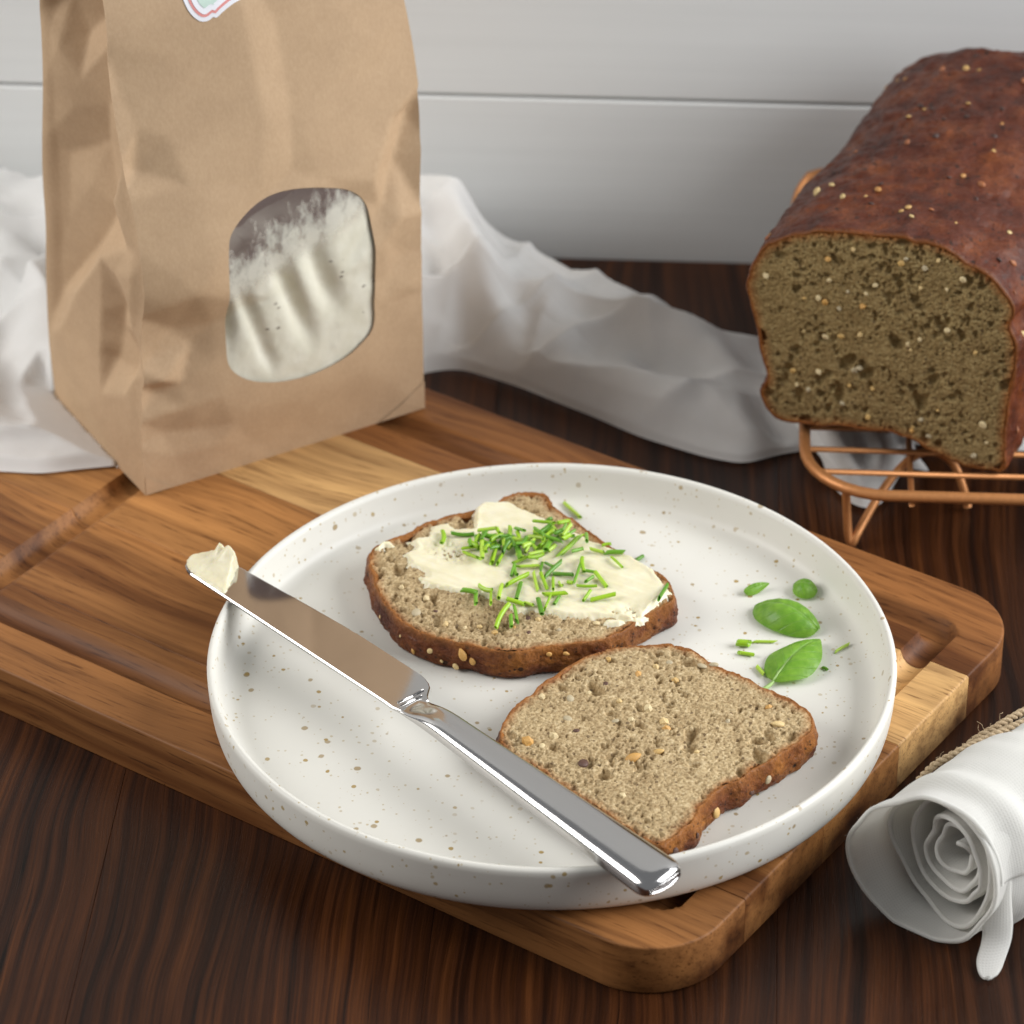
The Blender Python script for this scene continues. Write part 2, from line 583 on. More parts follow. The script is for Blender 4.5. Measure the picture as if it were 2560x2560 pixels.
def mat_film():
    """clear window film, flour dust and a mauve-brown haze over it towards its top"""
    m = Mat('window_film')
    tr = m.n('ShaderNodeBsdfTransparent')
    gl = m.n('ShaderNodeBsdfGlossy', {'Roughness': 0.16})
    lw = m.n('ShaderNodeLayerWeight', {'Blend': 0.3})
    clear = m.n('ShaderNodeMixShader', {0: m.math('ADD', m.math('MULTIPLY', m.math('POWER', lw.outputs['Facing'], 4.0), 0.3), 0.05)})
    m.t.links.new(tr.outputs[0], clear.inputs[1])
    m.t.links.new(gl.outputs[0], clear.inputs[2])
    co = m.coord('UV')
    st = m.noise(m.n('ShaderNodeMapping', {0: co, 'Scale': (170, 90, 1), 'Rotation': (0, 0, 0.3)}), 1.0, 4, 0.7)
    d = m.math('SUBTRACT', m.attr('dust'), m.math('MULTIPLY', m.math('SUBTRACT', 0.62, st), 2.4))
    fac = m.ramp(d, [(0.0, (0.30,) * 3), (0.7, (0.74,) * 3)])
    df = m.n('ShaderNodeBsdfDiffuse', {'Color': m.ramp(d, [(0.0, (0.40, 0.30, 0.27)), (0.5, (0.64, 0.61, 0.53))])})  # mauve-brown tint where the dust value is low, cream where it is high
    fac = m.math('MULTIPLY', fac, m.attr('haze'))
    mx = m.n('ShaderNodeMixShader', {0: fac})
    m.t.links.new(clear.outputs[0], mx.inputs[1])
    m.t.links.new(df.outputs[0], mx.inputs[2])
    m.t.links.new(mx.outputs[0], m.out.inputs[0])
    return m.m


def mat_wall():
    m = Mat('white_wall_paint')
    co = m.coord('Object', (5, 1, 220))
    a = m.noise(co, 1.0, 4)
    c = m.ramp(a, [(0.3, (0.67, 0.675, 0.665)), (0.7, (0.70, 0.705, 0.695))])
    m.P(Base_Color=c, Roughness=0.55, Specular_IOR_Level=0.3)
    m.bump(a, 0.08, 0.0006)
    return m.m


def mat_twine():
    m = Mat('jute_twine')
    a = m.noise(m.coord('Object'), 1600, 3)
    m.P(Base_Color=m.ramp(a, [(0.3, (0.30, 0.21, 0.12)), (0.7, (0.56, 0.44, 0.29))]), Roughness=0.9, Specular_IOR_Level=0.15)
    m.bump(a, 0.4, 0.0005)
    return m.m


M_TABLE = mat_table()
M_STAVE = mat_stave()
M_PLATE = mat_plate()
M_CRUMB = mat_crumb('rye_crumb', (1.0, 0.955, 0.86))
M_CRUMB_LOAF = mat_crumb('shaded_rye_crumb', (0.66, 0.60, 0.43))  # same bread as the slices; shade on the cut face put into the colour
M_CRUST = mat_crust('slice_crust', (0.060, 0.0150, 0.0065), (0.145, 0.042, 0.0125), (0.33, 0.125, 0.024), 0.30, (0.36, 0.14, 0.034), 0.08)
M_LOAF = mat_crust('loaf_crust', (0.050, 0.0095, 0.0034), (0.098, 0.0200, 0.0058), (0.180, 0.046, 0.0100), 0.28, (0.28, 0.095, 0.020), 0.22)
M_SEED = mat_objcolor('seed', 0.5)
M_KRAFT = mat_kraft()
M_TOWEL = mat_cloth('white_towel_cotton', (0.89, 0.88, 0.86), 0, 0.28)
M_NAPKIN = mat_cloth('white_linen', (0.91, 0.90, 0.865), 280, 0.55)
M_BLADE = mat_steel('polished_steel', 0.045)
M_HANDLE = mat_steel('satin_steel', 0.11)
M_LEAF = mat_leaf()
M_CHIVE = mat_chive()
M_BUTTER = mat_butter()
M_FLOUR = mat_flour()
M_FILM = mat_film()
M_WALL = mat_wall()
M_TWINE = mat_twine()
M_COPPER = mat_plain('copper_coating', (0.52, 0.225, 0.080), 0.45, 0.5, 0.08, 500, 0.04)
M_GAP = mat_plain('joint_shadow_board', (0.20, 0.21, 0.20), 0.8, 0, 0.1, 60, 0)
M_SUB = mat_plain('table_underlay', (0.012, 0.007, 0.005), 0.8, 0, 0.1, 60, 0)
M_STWHITE = mat_plain('sticker_white', (0.80, 0.80, 0.84), 0.45, 0, 0.02, 200, 0)
M_STRED = mat_plain('sticker_red', (0.72, 0.27, 0.25), 0.45, 0, 0.05, 300, 0)
M_STGREEN = mat_plain('sticker_green', (0.52, 0.66, 0.58), 0.45, 0, 0.04, 300, 0)

# ------------------------------------------------------------------ table and wall


def box_bm(x0, x1, y0, y1, z0, z1, bev, seg=2):
    bm = bmesh.new()
    bmesh.ops.create_cube(bm, size=1.0)
    for v in bm.verts:
        v.co = Vector((x0 + (v.co.x + 0.5) * (x1 - x0), y0 + (v.co.y + 0.5) * (y1 - y0), z0 + (v.co.z + 0.5) * (z1 - z0)))
    if bev:
        bmesh.ops.bevel(bm, geom=list(bm.edges), offset=bev, segments=seg, profile=0.5, affect='EDGES')
    return bm


def from_bm(name, bm, mat, parent=None, smooth=False):
    me = bpy.data.meshes.new(name)
    bm.to_mesh(me)
    bm.free()
    if smooth:
        me.polygons.foreach_set('use_smooth', [True] * len(me.polygons))
    me.materials.append(mat)
    o = bpy.data.objects.new(name, me)
    COL.objects.link(o)
    if parent:
        o.parent = parent
    return o


WALL_Y = 0.3711
table = from_bm('table', box_bm(-0.66, 0.70, -0.62, WALL_Y - 0.001, -0.03, -0.004, 0), M_SUB)
table['kind'] = 'structure'
PW = 0.1240
for k in range(-6, 5):
    x0 = 0.0870 + PW * k
    from_bm('plank', box_bm(x0 + 0.00003, x0 + PW - 0.00003, -0.62, WALL_Y - 0.0015, -0.012, 0.0, 0.00016, 1), M_TABLE, table)

wall = from_bm('wall', box_bm(-0.80, 0.55, WALL_Y + 0.010, WALL_Y + 0.03, -0.04, 0.80, 0), M_GAP)
wall['kind'] = 'structure'
zg = 0.0829
bounds = [(-0.04, zg)] + [(zg + 0.1375 * i, zg + 0.1375 * (i + 1)) for i in range(5)]
for a, b in bounds:
    from_bm('wall_board', box_bm(-0.80, 0.55, WALL_Y, WALL_Y + 0.0102, a + 0.0006, b - 0.0006, 0.0012, 3), M_WALL, wall)

# ------------------------------------------------------------------ cutting board
BY = -0.54822
board = empty('cutting_board')
board.rotation_euler = (0, 0, BY)
tag(board, 'wooden cutting board with a carved juice groove and rounded corners under the plate', 'cutting board')
U0, U1, V0, V1 = -0.335, 0.1247, -0.1063, 0.1524
CR = 0.030
GU0, GU1, GV0, GV1 = -0.2277, 0.1010, -0.0760, 0.1230
GHW, GD = 0.0066, 0.0058


def sd_round(u, v, u0, u1, v0, v1, r):
    cx, cy = (u0 + u1) / 2, (v0 + v1) / 2
    qx = np.abs(u - cx) - ((u1 - u0) / 2 - r)
    qy = np.abs(v - cy) - ((v1 - v0) / 2 - r)
    return np.hypot(np.maximum(qx, 0), np.maximum(qy, 0)) + np.minimum(np.maximum(qx, qy), 0) - r


def board_z(u, v):
    d = np.maximum(-sd_round(u, v, U0, U1, V0, V1, CR), 0)
    rr = 0.0010
    e = np.where(d < rr, rr - np.sqrt(np.maximum(rr * rr - (rr - d) ** 2, 0)), 0)
    g = np.abs(sd_round(u, v, GU0, GU1, GV0, GV1, 0.004)) / GHW
    gr = np.where(g < 1, GD * np.sqrt(np.maximum(1 - g * g, 0)) ** 1.2, 0)
    return BT - e - gr


edges = [V0, -0.0600, -0.0060, 0.0486, 0.1019, V1]
tones = [(0.220, 0.092, 0.030), (0.265, 0.114, 0.037), (0.315, 0.142, 0.047), (0.44, 0.258, 0.108), (0.215, 0.085, 0.027)]
for k in range(5):
    va, vb = edges[k] + (0.00006 if k else 0), edges[k + 1] - (0.00006 if k < 4 else 0)
    ex = [0, 0.0002, 0.0005, 0.0009, 0.0014, 0.002]
    vs = np.unique(np.round(np.concatenate([np.linspace(va, vb, int((vb - va) / 0.0014)), [va + e for e in ex], [vb - e for e in ex]]), 6))
    verts, nu = [], None
    for v in vs:
        dv = max(V0 + CR - v, v - (V1 - CR), 0)
        cut = CR - math.sqrt(max(CR * CR - dv * dv, 0))
        a, b = U0 + cut, U1 - cut
        us = np.concatenate([[a + e for e in ex], np.linspace(a + 0.003, b - 0.003, 300), [b - e for e in ex[::-1]]])
        nu = len(us)
        z = board_z(us, np.full(nu, v))
        if (v == vs[0] and k) or (v == vs[-1] and k < 4):
            z = z - 0.00022
        verts += [(u, v, zz) for u, zz in zip(us, z)]
    nr = len(vs)
    faces = [tuple(reversed(f)) for f in grid_faces(nr, nu)]
    ring = [j for j in range(nu)] + [i * nu + nu - 1 for i in range(1, nr)] + [(nr - 1) * nu + j for j in range(nu - 2, -1, -1)] + [i * nu for i in range(nr - 2, 0, -1)]
    base = len(verts)
    verts += [(verts[i][0], verts[i][1], 0.0012) for i in ring]
    m_ = len(ring)
    inset = len(verts)
    verts += [(verts[i][0] - 0.001 * np.sign(verts[i][0] - (U0 + U1) / 2), verts[i][1], 0.0003) for i in ring]
    for i in range(m_):
        j = (i + 1) % m_
        faces.append((ring[i], base + i, base + j, ring[j]))
        faces.append((base + i, inset + i, inset + j, base + j))
    o = mesh('stave', verts, faces, M_STAVE, board)
    o.color = tones[k] + (1,)
    mod = o.modifiers.new('edge', 'EDGE_SPLIT')
    mod.split_angle = R(50)

# ------------------------------------------------------------------ plate
prof = [(0, .0222), (.085, .0222), (.092, .0217), (.0955, .0198), (.100, .0194), (.108, .0195), (.1175, .0198), (.1232, .0206), (.1268, .0226), (.1285, .0258), (.1293, .0300),
        (.1297, .0345), (.1300, .0402), (.1299, .0422), (.1293, .0431), (.1284, .0435), (.1278, .0432), (.1273, .0422), (.1269, .0405),
        (.1262, .0370), (.1253, .0335), (.1240, .0305), (.1221, .0288), (.1195, .0281), (.113, .0280), (.08, .0280), (.04, .0280), (0, .0280)]
p2 = catmull(prof, 150, False)
p2[:, 0] = np.maximum(p2[:, 0], 0.0002)
NA = 200
pv = [(r * math.cos(a), r * math.sin(a), z) for r, z in p2 for a in np.linspace(0, 2 * math.pi, NA, endpoint=False)]
plate = mesh('plate', pv, [tuple(reversed(f)) for f in grid_faces(len(p2), NA, False, True)], M_PLATE)
tag(plate, 'round off-white stoneware plate with brown speckles and an upright rim', 'plate')

# ------------------------------------------------------------------ bread


def pore_field(w, h, res, seed, counts):
    g = np.random.default_rng(seed)
    nx, ny = int(w / res) + 2, int(h / res) + 2
    H = np.zeros((ny, nx))
    for n, r0, r1, dep in counts:
        for _ in range(int(n * w * h / 0.0105)):
            cx, cy = g.uniform(0, w), g.uniform(0, h)
            if r1 > 0.0008 and g.random() > np.clip(0.55 + 1.1 * float(vn(cx / 0.016, cy / 0.016, seed)), 0.06, 1):
                continue
            r = r0 + (r1 - r0) * g.random() ** 2
            st = g.uniform(1.0, 1.9)
            th = g.uniform(0, math.pi)
            R_ = r * st
            x0, x1 = max(int((cx - R_) / res), 0), min(int((cx + R_) / res) + 2, nx)
            y0, y1 = max(int((cy - R_) / res), 0), min(int((cy + R_) / res) + 2, ny)
            if x1 <= x0 or y1 <= y0:
                continue
            X, Y = np.meshgrid(np.arange(x0, x1) * res - cx, np.arange(y0, y1) * res - cy)
            a = (X * math.cos(th) + Y * math.sin(th)) / R_
            b = (-X * math.sin(th) + Y * math.cos(th)) / r
            d2 = (a * a + b * b) * (1 + 0.16 * np.sin(3 * np.arctan2(b, a) + th * 5) + 0.10 * np.sin(5 * np.arctan2(b, a) + th * 9))
            z = -dep * r * np.sqrt(np.clip(1 - d2, 0, 1)) ** 0.7
            H[y0:y1, x0:x1] = np.minimum(H[y0:y1, x0:x1], z)
    return H


PORES = [(5200, .00022, .00050, 1.6), (820, .00045, .0011, 1.7), (190, .0009, .0018, 1.6), (46, .0015, .0030, 1.3)]
PORES_L = [(4200, .00022, .00050, 1.4), (860, .0005, .0012, 1.6), (190, .0010, .0020, 1.6), (44, .0018, .0034, 1.4)]


def crumb_mesh(name, outline, place, seed, parent, res=0.00040, pores=PORES, mat=None):
    """a pitted crumb face over a closed 2-D outline; place(x, y, h) -> 3-D"""
    lo, hi = outline.min(0), outline.max(0)
    H = pore_field(hi[0] - lo[0], hi[1] - lo[1], res, seed, pores)
    ny, nx = H.shape
    X, Y = np.meshgrid(lo[0] + np.arange(nx) * res, lo[1] + np.arange(ny) * res)
    sd = poly_sd(X, Y, outline).reshape(H.shape)
    g = np.random.default_rng(seed + 5)
    H = H * np.clip(sd / 0.0012, 0, 1)
    H = H + 0.00010 * g.normal(size=H.shape) + 0.00022 * vn(X / 0.0011, Y / 0.0011, seed) + 0.0004 * vn(X / 0.012, Y / 0.012, seed + 3)
    X = X + g.normal(size=H.shape) * res * 0.18
    Y = Y + g.normal(size=H.shape) * res * 0.18
    keep = sd > 0.0004
    idx = -np.ones(H.shape, int)
    idx[keep] = np.arange(keep.sum())
    v = place(X[keep], Y[keep], H[keep])
    q = keep[:-1, :-1] & keep[1:, :-1] & keep[:-1, 1:] & keep[1:, 1:]
    a, b, c, d = idx[:-1, :-1][q], idx[:-1, 1:][q], idx[1:, 1:][q], idx[1:, :-1][q]
    o = mesh(name, v, np.stack([a, b, c, d], 1).tolist(), mat or M_CRUMB, parent)
    attr(o, 'edge', sd[keep])
    return o


def ico(sub=1):
    bm = bmesh.new()
    bmesh.ops.create_icosphere(bm, subdivisions=sub, radius=1.0)
    return bm


def seed_mesh(kind):
    g = random.Random(kind)
    bm = ico(2 if kind in ('flat', 'teardrop') else 1)
    for v in bm.verts:
        c = v.co
        if kind == 'teardrop':
            k = 1 - 0.45 * max(c.x, 0)
            c.y *= 0.62 * k
            c.z *= 0.42 * k
        elif kind == 'flat':
            c.y *= 0.8
            c.z *= 0.4
        else:
            v.co = c * g.uniform(0.72, 1.1)
            v.co.y *= 0.85
            v.co.z *= 0.7
    me = bpy.data.meshes.new('seed_' + kind)
    bm.to_mesh(me)
    bm.free()
    if kind != 'chunk':
        me.polygons.foreach_set('use_smooth', [True] * len(me.polygons))
    me.materials.append(M_SEED)
    return me


SEEDS = {k: seed_mesh(k) for k in ('teardrop', 'flat', 'chunk')}
SEED_COL = [(0.62, 0.40, 0.14), (0.66, 0.48, 0.22), (0.60, 0.33, 0.09), (0.46, 0.38, 0.24), (0.68, 0.54, 0.30)]


def put_seed(parent, pos, nrm, size, kind, col, spin, name='seed'):
    z = Vector(nrm).normalized()
    q = z.to_track_quat('Z', 'Y').to_matrix().to_4x4()
    M = Matrix.Translation(Vector(pos)) @ q @ Matrix.Rotation(spin, 4, 'Z') @ Matrix.Diagonal((size, size, size, 1))
    return inst(name, SEEDS[kind], parent, M, tuple(col) + (1,))


def bread_slice(outline, label, seed, tilt, seeds, extra_seeds, zb=FLOOR + 0.0006):
    root = empty('bread_slice', (outline[:, 0].mean(), outline[:, 1].mean(), FLOOR))
    tag(root, label, 'bread')
    c = outline.mean(0)
    loc = outline - c
    ol = catmull(loc, 520)
    nn = normals2d(ol)
    s = np.arange(520) / 520 * 60
    ol = ol + nn * (0.0005 * vn(s * 1.3, s * 0, seed))[:, None]
    top = STOP - FLOOR
    crumb = crumb_mesh('crumb', ol, lambda x, y, h: np.stack([x, y, top + h], 1), seed, root)
    # crust band: lip on top, then down the side
    rings = [(-0.0020, top - 0.0014), (-0.0009, top - 0.0002), (-0.0002, top + 0.0001), (0.0001, top - 0.0003), (0.0005, top - 0.0014)]
    hside = np.linspace(top - 0.003, 0.0012, 13)
    rings += [(0.0007 + 0.0009 * math.sin(math.pi * (i + 1) / 14), z) for i, z in enumerate(hside)] + [(-0.0004, 0.0004), (-0.002, 0.0002), (-0.02, 0.0002)]
    vv = []
    for j, (of, z) in enumerate(rings):
        amp = 0.00025 if j < 4 else 0.00048
        d = amp * (0.6 * vn(s * 1.7, np.full(520, j * 0.6), seed + 1) + 0.8 * vn(s * 0.5, np.full(520, j * 0.3), seed + 2) + 0.9 * vn(s * 4.0, np.full(520, j * 1.1), seed + 3) - 1.6 * np.clip(vn(s * 3.1, np.full(520, j * 0.9), seed + 9) - 0.45, 0, 1))
        zz = z + (0.00035 * vn(s * 4, np.full(520, j * 2.0), seed + 4) if j < 5 else 0)
        p = ol + nn * (of + d)[:, None]
        vv += list(np.stack([p[:, 0], p[:, 1], np.maximum(np.full(520, 0) + zz, 0.0002)], 1))
    crust = mesh('crust', vv, [tuple(reversed(f)) for f in grid_faces(len(rings), 520, False, True)], M_CRUST, root)
    attr(crust, 'lip', np.repeat([1.0, 1.0, 0.9, 0.65, 0.3, 0.1] + [0.0] * (len(rings) - 6), 520))
    g = random.Random(seed)
    for (x, y, sz, kind, ci) in seeds:
        sz *= 1.18
        put_seed(crumb, (x - c[0], y - c[1], top - 0.0001), (g.uniform(-.4, .4), g.uniform(-.4, .4), 1), sz, kind, SEED_COL[ci] if ci >= 0 else (0.10, 0.045, 0.03), g.uniform(0, 6))
    for (fr, z, sz, kind, ci) in extra_seeds:          # on the crust, at a fraction round the outline
        i = int(fr * 520) % 520
        p = ol[i] + nn[i] * 0.0016
        put_seed(crust, (p[0], p[1], z), (nn[i][0], nn[i][1], 0.15), sz, kind, SEED_COL[ci] if ci >= 0 else (0.10, 0.045, 0.03), g.uniform(0, 6))
    return root, ol + c, nn


S1 = np.array([(-0.0751, 0.0651), (-0.0713, 0.0712), (-0.0637, 0.0775), (-0.0548, 0.0866), (-0.0462, 0.0924), (-0.0368, 0.0962), (-0.029, 0.102), (-0.0248, 0.107), (-0.0198, 0.1113), (-0.013, 0.1113), (-0.0076, 0.1086), (-0.0041, 0.1007), (0.0022, 0.0943), (0.0093, 0.0855), (0.0163, 0.0773), (0.0247, 0.0693), (0.0338, 0.0615), (0.0397, 0.0573), (0.0436, 0.0499), (0.0449, 0.0399), (0.0362, 0.0295), (0.028, 0.0205), (0.0197, 0.0121), (0.0092, 0.0091), (-0.0013, 0.0061), (-0.0117, 0.0025), (-0.0223, 0.0022), (-0.034, 0.0061), (-0.0457, 0.0103), (-0.0563, 0.017), (-0.0652, 0.0289), (-0.0697, 0.0386), (-0.0737, 0.0536)])
S2 = np.array([(-0.0167, -0.052), (-0.0158, -0.0439), (-0.0135, -0.0356), (-0.009, -0.0283), (-0.0038, -0.0197), (0.0016, -0.0122), (0.0104, -0.002), (0.0188, 0.0046), (0.0288, 0.0082), (0.0389, 0.01), (0.0476, 0.0093), (0.0534, 0.0065), (0.0593, 0.0001), (0.0637, -0.0039), (0.0709, -0.0071), (0.0795, -0.0151), (0.0881, -0.0205), (0.0952, -0.0272), (0.0983, -0.0347), (0.0976, -0.0422), (0.0909, -0.0506), (0.0826, -0.0602), (0.0757, -0.0662), (0.0716, -0.072), (0.0648, -0.0769), (0.0595, -0.086), (0.0556, -0.0949), (0.0524, -0.1016), (0.0452, -0.11), (0.0383, -0.1078), (0.0299, -0.0996), (0.02, -0.0904), (0.0086, -0.08), (-0.0024, -0.0683), (-0.0119, -0.0609)])
seeds1 = [(-0.0505, .0352, .0016, 'chunk', 4), (-0.0535, .0255, .0019, 'flat', 3), (-0.0415, .0185, .0016, 'chunk', 1), (-0.0285, .0175, .0014, 'chunk', 1), (-0.0225, .0140, .0016, 'chunk', 0),
          (-0.0165, .0205, .0013, 'flat', 4), (-0.0155, .0180, .0013, 'chunk', 2), (-0.0105, .0245, .0012, 'flat', -1), (-0.0065, .0235, .0015, 'chunk', 1), (0.0160, .0225, .0016, 'flat', 4),
          (-0.0340, .0165, .0011, 'chunk', 4), (-0.0605, .0420, .0013, 'chunk', 4), (0.0020, .0170, .0012, 'chunk', 3), (-0.0460, .0270, .0009, 'flat', -1), (-0.0095, .0150, .0009, 'flat', -1)]
crust1 = [(0.775, .0085, .0028, 'teardrop', 2), (0.765, .0062, .0017, 'flat', 2), (0.783, .0025, .0015, 'flat', 1), (0.815, .0065, .0014, 'flat', 1), (0.835, .0035, .0014, 'teardrop', 2), (0.80, .0030, .0008, 'flat', 1), (0.66, .0095, .0014, 'teardrop', 2), (0.68, .0100, .0012, 'flat', 2), (0.855, .0070, .0007, 'flat', 1), (0.90, .006, .0008, 'flat', 1)]
slice_a, ol_a, nn_a = bread_slice(S1, 'brown seeded bread slice spread with butter and topped with chives', 31, 0, seeds1, crust1)
seeds2 = [(0.0085, -.0265, .0017, 'flat', 3), (-.0022, -.0255, .0017, 'chunk', 4), (.0215, -.0005, .0013, 'chunk', 0), (.0330, -.0095, .0018, 'chunk', 2), (.0395, -.0045, .0016, 'chunk', 1), (.0470, -.0125, .0016, 'chunk', 0),
          (.0150, -.0225, .0014, 'chunk', 4), (.0265, -.0270, .0016, 'chunk', 1), (.0375, -.0305, .0021, 'chunk', 4), (.0315, -.0380, .0017, 'chunk', 4), (.0435, -.0385, .0024, 'chunk', 1), (.0445, -.0425, .0018, 'chunk', 2),
          (-.0060, -.0530, .0026, 'chunk', 2), (.0035, -.0495, .0022, 'chunk', 4), (.0150, -.0650, .0021, 'flat', -1), (.0330, -.0605, .0028, 'teardrop', 2), (.0420, -.0565, .0020, 'teardrop', 0), (.0820, -.0275, .0016, 'chunk', 2),
          (.0855, -.0375, .0024, 'teardrop', 1), (.0300, -.0830, .0017, 'chunk', 4), (.0115, -.0455, .0014, 'flat', -1), (.0610, -.0020, .0019, 'teardrop', 3), (.0570, -.0030, .0018, 'flat', 3), (-.0005, -.0555, .0012, 'flat', 4),
          (.0255, -.0390, .0014, 'flat', 3), (.0445, -.0015, .0012, 'flat', 3), (.0670, -.0370, .0013, 'chunk', 3), (.0080, -.0385, .0017, 'flat', 3), (.0210, -.0160, .0011, 'flat', -1), (.0560, -.0560, .0012, 'chunk', 1)]
crust2 = [(0.575, .006, .0018, 'flat', 3), (0.60, .0045, .0014, 'flat', -1), (0.655, .005, .0026, 'flat', 0), (0.74, .007, .0022, 'flat', -1), (0.70, .006, .0012, 'flat', -1)]
slice_b, ol_b, nn_b = bread_slice(S2, 'plain brown seeded bread slice lying bare beside the knife handle', 52, 0, seeds2, crust2)

# butter on the slice
BUT = np.array([(-0.0618, 0.0644), (-0.0577, 0.0685), (-0.0611, 0.0736), (-0.0539, 0.0766), (-0.0523, 0.0846), (-0.0458, 0.0869), (-0.0425, 0.0825), (-0.0358, 0.0828), (-0.036, 0.0961), (-0.0334, 0.1016), (-0.023, 0.1029), (-0.0167, 0.0985), (-0.0066, 0.0917), (-0.0034, 0.0859), (0.0057, 0.0825), (0.0164, 0.0739), (0.0277, 0.0667), (0.0368, 0.0583), (0.0406, 0.0508), (0.0445, 0.0435), (0.0396, 0.037), (0.0362, 0.0306), (0.0335, 0.0243), (0.0286, 0.0228), (0.0213, 0.0261), (0.0106, 0.0255), (0.0012, 0.0262), (-0.0097, 0.0281), (-0.0146, 0.0265), (-0.0208, 0.0337), (-0.0298, 0.0382), (-0.0378, 0.039), (-0.043, 0.0399), (-0.0519, 0.0432), (-0.0567, 0.048), (-0.0534, 0.052), (-0.0589, 0.0568)])
FLAKES = [np.array([(-.0735, .0668), (-.0705, .0715), (-.0670, .0718), (-.0655, .0690), (-.0690, .0688), (-.0715, .0660)]),
          np.array([(.0185, .0215), (.0190, .0238), (.0235, .0245), (.0275, .0230), (.0250, .0205), (.0205, .0198)])]
res = 0.00048
X, Y = np.meshgrid(np.arange(-0.077, 0.048, res), np.arange(0.017, 0.106, res))
sd = poly_sd(X, Y, BUT).reshape(X.shape)
for F in FLAKES:
    sd = np.maximum(sd, poly_sd(X, Y, F).reshape(X.shape) * 1.3)
sd = sd + 0.0007 * fbm(X / 0.0035, Y / 0.0035, 5) + 0.0003 * vn(X / 0.0009, Y / 0.0009, 9)
th = 0.0016 * np.clip(sd / 0.0016, -0.8, 1)
sm = (X * 0.88 - Y * 0.48)
th = th + np.where(sd > 0, 1, 0) * (0.00030 * fbm(X / 0.013, Y / 0.007, 8) + 0.00022 * vn((X * 0.48 + Y * 0.88) / 0.0018, sm / 0.018, 13))
th = th + 0.0007 * np.exp(-((sd - 0.0016) / 0.0012) ** 2) * np.clip(vn(X / 0.009, Y / 0.009, 21) + 0.25, 0, 1)     # curled edges
for (hx, hy, hr, hd) in ((-.0405, .0640, .0050, .0022), (-.0470, .0690, .0060, .0018), (-.0540, .0790, .0035, .0013), (-.0545, .0500, .0035, .0022), (.0285, .0310, .0030, .0020), (.0225, .0290, .0018, .0022), (.0320, .0265, .003, .0017), (-.0100, .0275, .0022, .0020)):
    th = th - hd * np.exp(-(((X - hx) ** 2 + (Y - hy) ** 2) / hr ** 2)) * (0.75 + 0.5 * vn(X / 0.0012, Y / 0.0012, 33))
keep = sd > -0.0011
idx = -np.ones(X.shape, int)
idx[keep] = np.arange(keep.sum())
q = keep[:-1, :-1] & keep[1:, :-1] & keep[:-1, 1:] & keep[1:, 1:]
butter = mesh('butter_spread', np.stack([X[keep], Y[keep], STOP - 0.0003 + th[keep]], 1), np.stack([idx[:-1, :-1][q], idx[:-1, 1:][q], idx[1:, 1:][q], idx[1:, :-1][q]], 1).tolist(), M_BUTTER)
tag(butter, 'pale yellow butter smeared across the bread slice under the chives', 'butter')

# ------------------------------------------------------------------ knife
KT = Vector((-0.1455, 0.0425, 0))
KK = Vector((0.7274, -0.6862, 0)).normalized()
KA = math.atan2(KK.y, KK.x)
knife = empty('table_knife', (KT.x, KT.y, 0.0434))
knife.rotation_euler = (0, 0, KA)
tag(knife, 'stainless steel table knife laid across the plate rim with butter on its tip', 'knife')
# blade outline in (s along the knife, t across); spine at t = 0
top_e = []
for s in np.arange(0.003, 0.112, 0.0004):
    w = 0.0150 + 0.0062 * min(1, (s + 0.004) / 0.085) ** 0.75
    if 0.004 < s < 0.074:
        w += 0.00022 * (1 if int(round(s / 0.0004)) % 2 else -1)
    top_e.append((s, w))
tip = [(-0.0052, 0.0088), (-0.0045, 0.0115), (-0.0026, 0.0138), (0.0, 0.0150)]
heel = [(0.1145, 0.0211), (0.1175, 0.0206), (0.1205, 0.0196), (0.1228, 0.0182), (0.1245, 0.0160), (0.1262, 0.0140), (0.1285, 0.0124)]
back = [(0.1285, 0.0010), (0.1220, -0.0002)] + [(s, 0.0) for s in np.linspace(0.118, 0.004, 30)] + [(0.001, 0.0007), (-0.0022, 0.0024), (-0.0043, 0.0052)]
BO = np.array(tip + top_e + heel + back)
n_ = len(BO)
bn = normals2d(BO)
BZ = 0.0003
th_, ch = 0.0017, 0.0004
v_ = [(p[0], p[1], BZ + th_) for p in BO - bn * ch] + [(p[0], p[1], BZ + th_ - 0.0004) for p in BO] + [(p[0], p[1], BZ + 0.0004) for p in BO] + [(p[0], p[1], BZ) for p in BO - bn * ch]
f_ = [tuple(range(n_))[::-1], tuple(range(3 * n_, 4 * n_))] + grid_faces(4, n_, False, True)
bl = mesh('blade', v_, f_, M_BLADE, knife, smooth=False)
# raised collar lines at the heel
J = Join()
for ds, r_ in ((0.0, .00055), (0.0022, .0004)):
    v1, f1 = tube([(0.1218 + ds, 0.0030 - ds * .3, BZ + th_), (0.1222 + ds, 0.0085, BZ + th_ + .0001), (0.1225 + ds, 0.0150 - ds * 1.2, BZ + th_)], r_, 8)
    J.add(v1, f1)
mesh('collar', J.v, J.f, M_BLADE, knife)
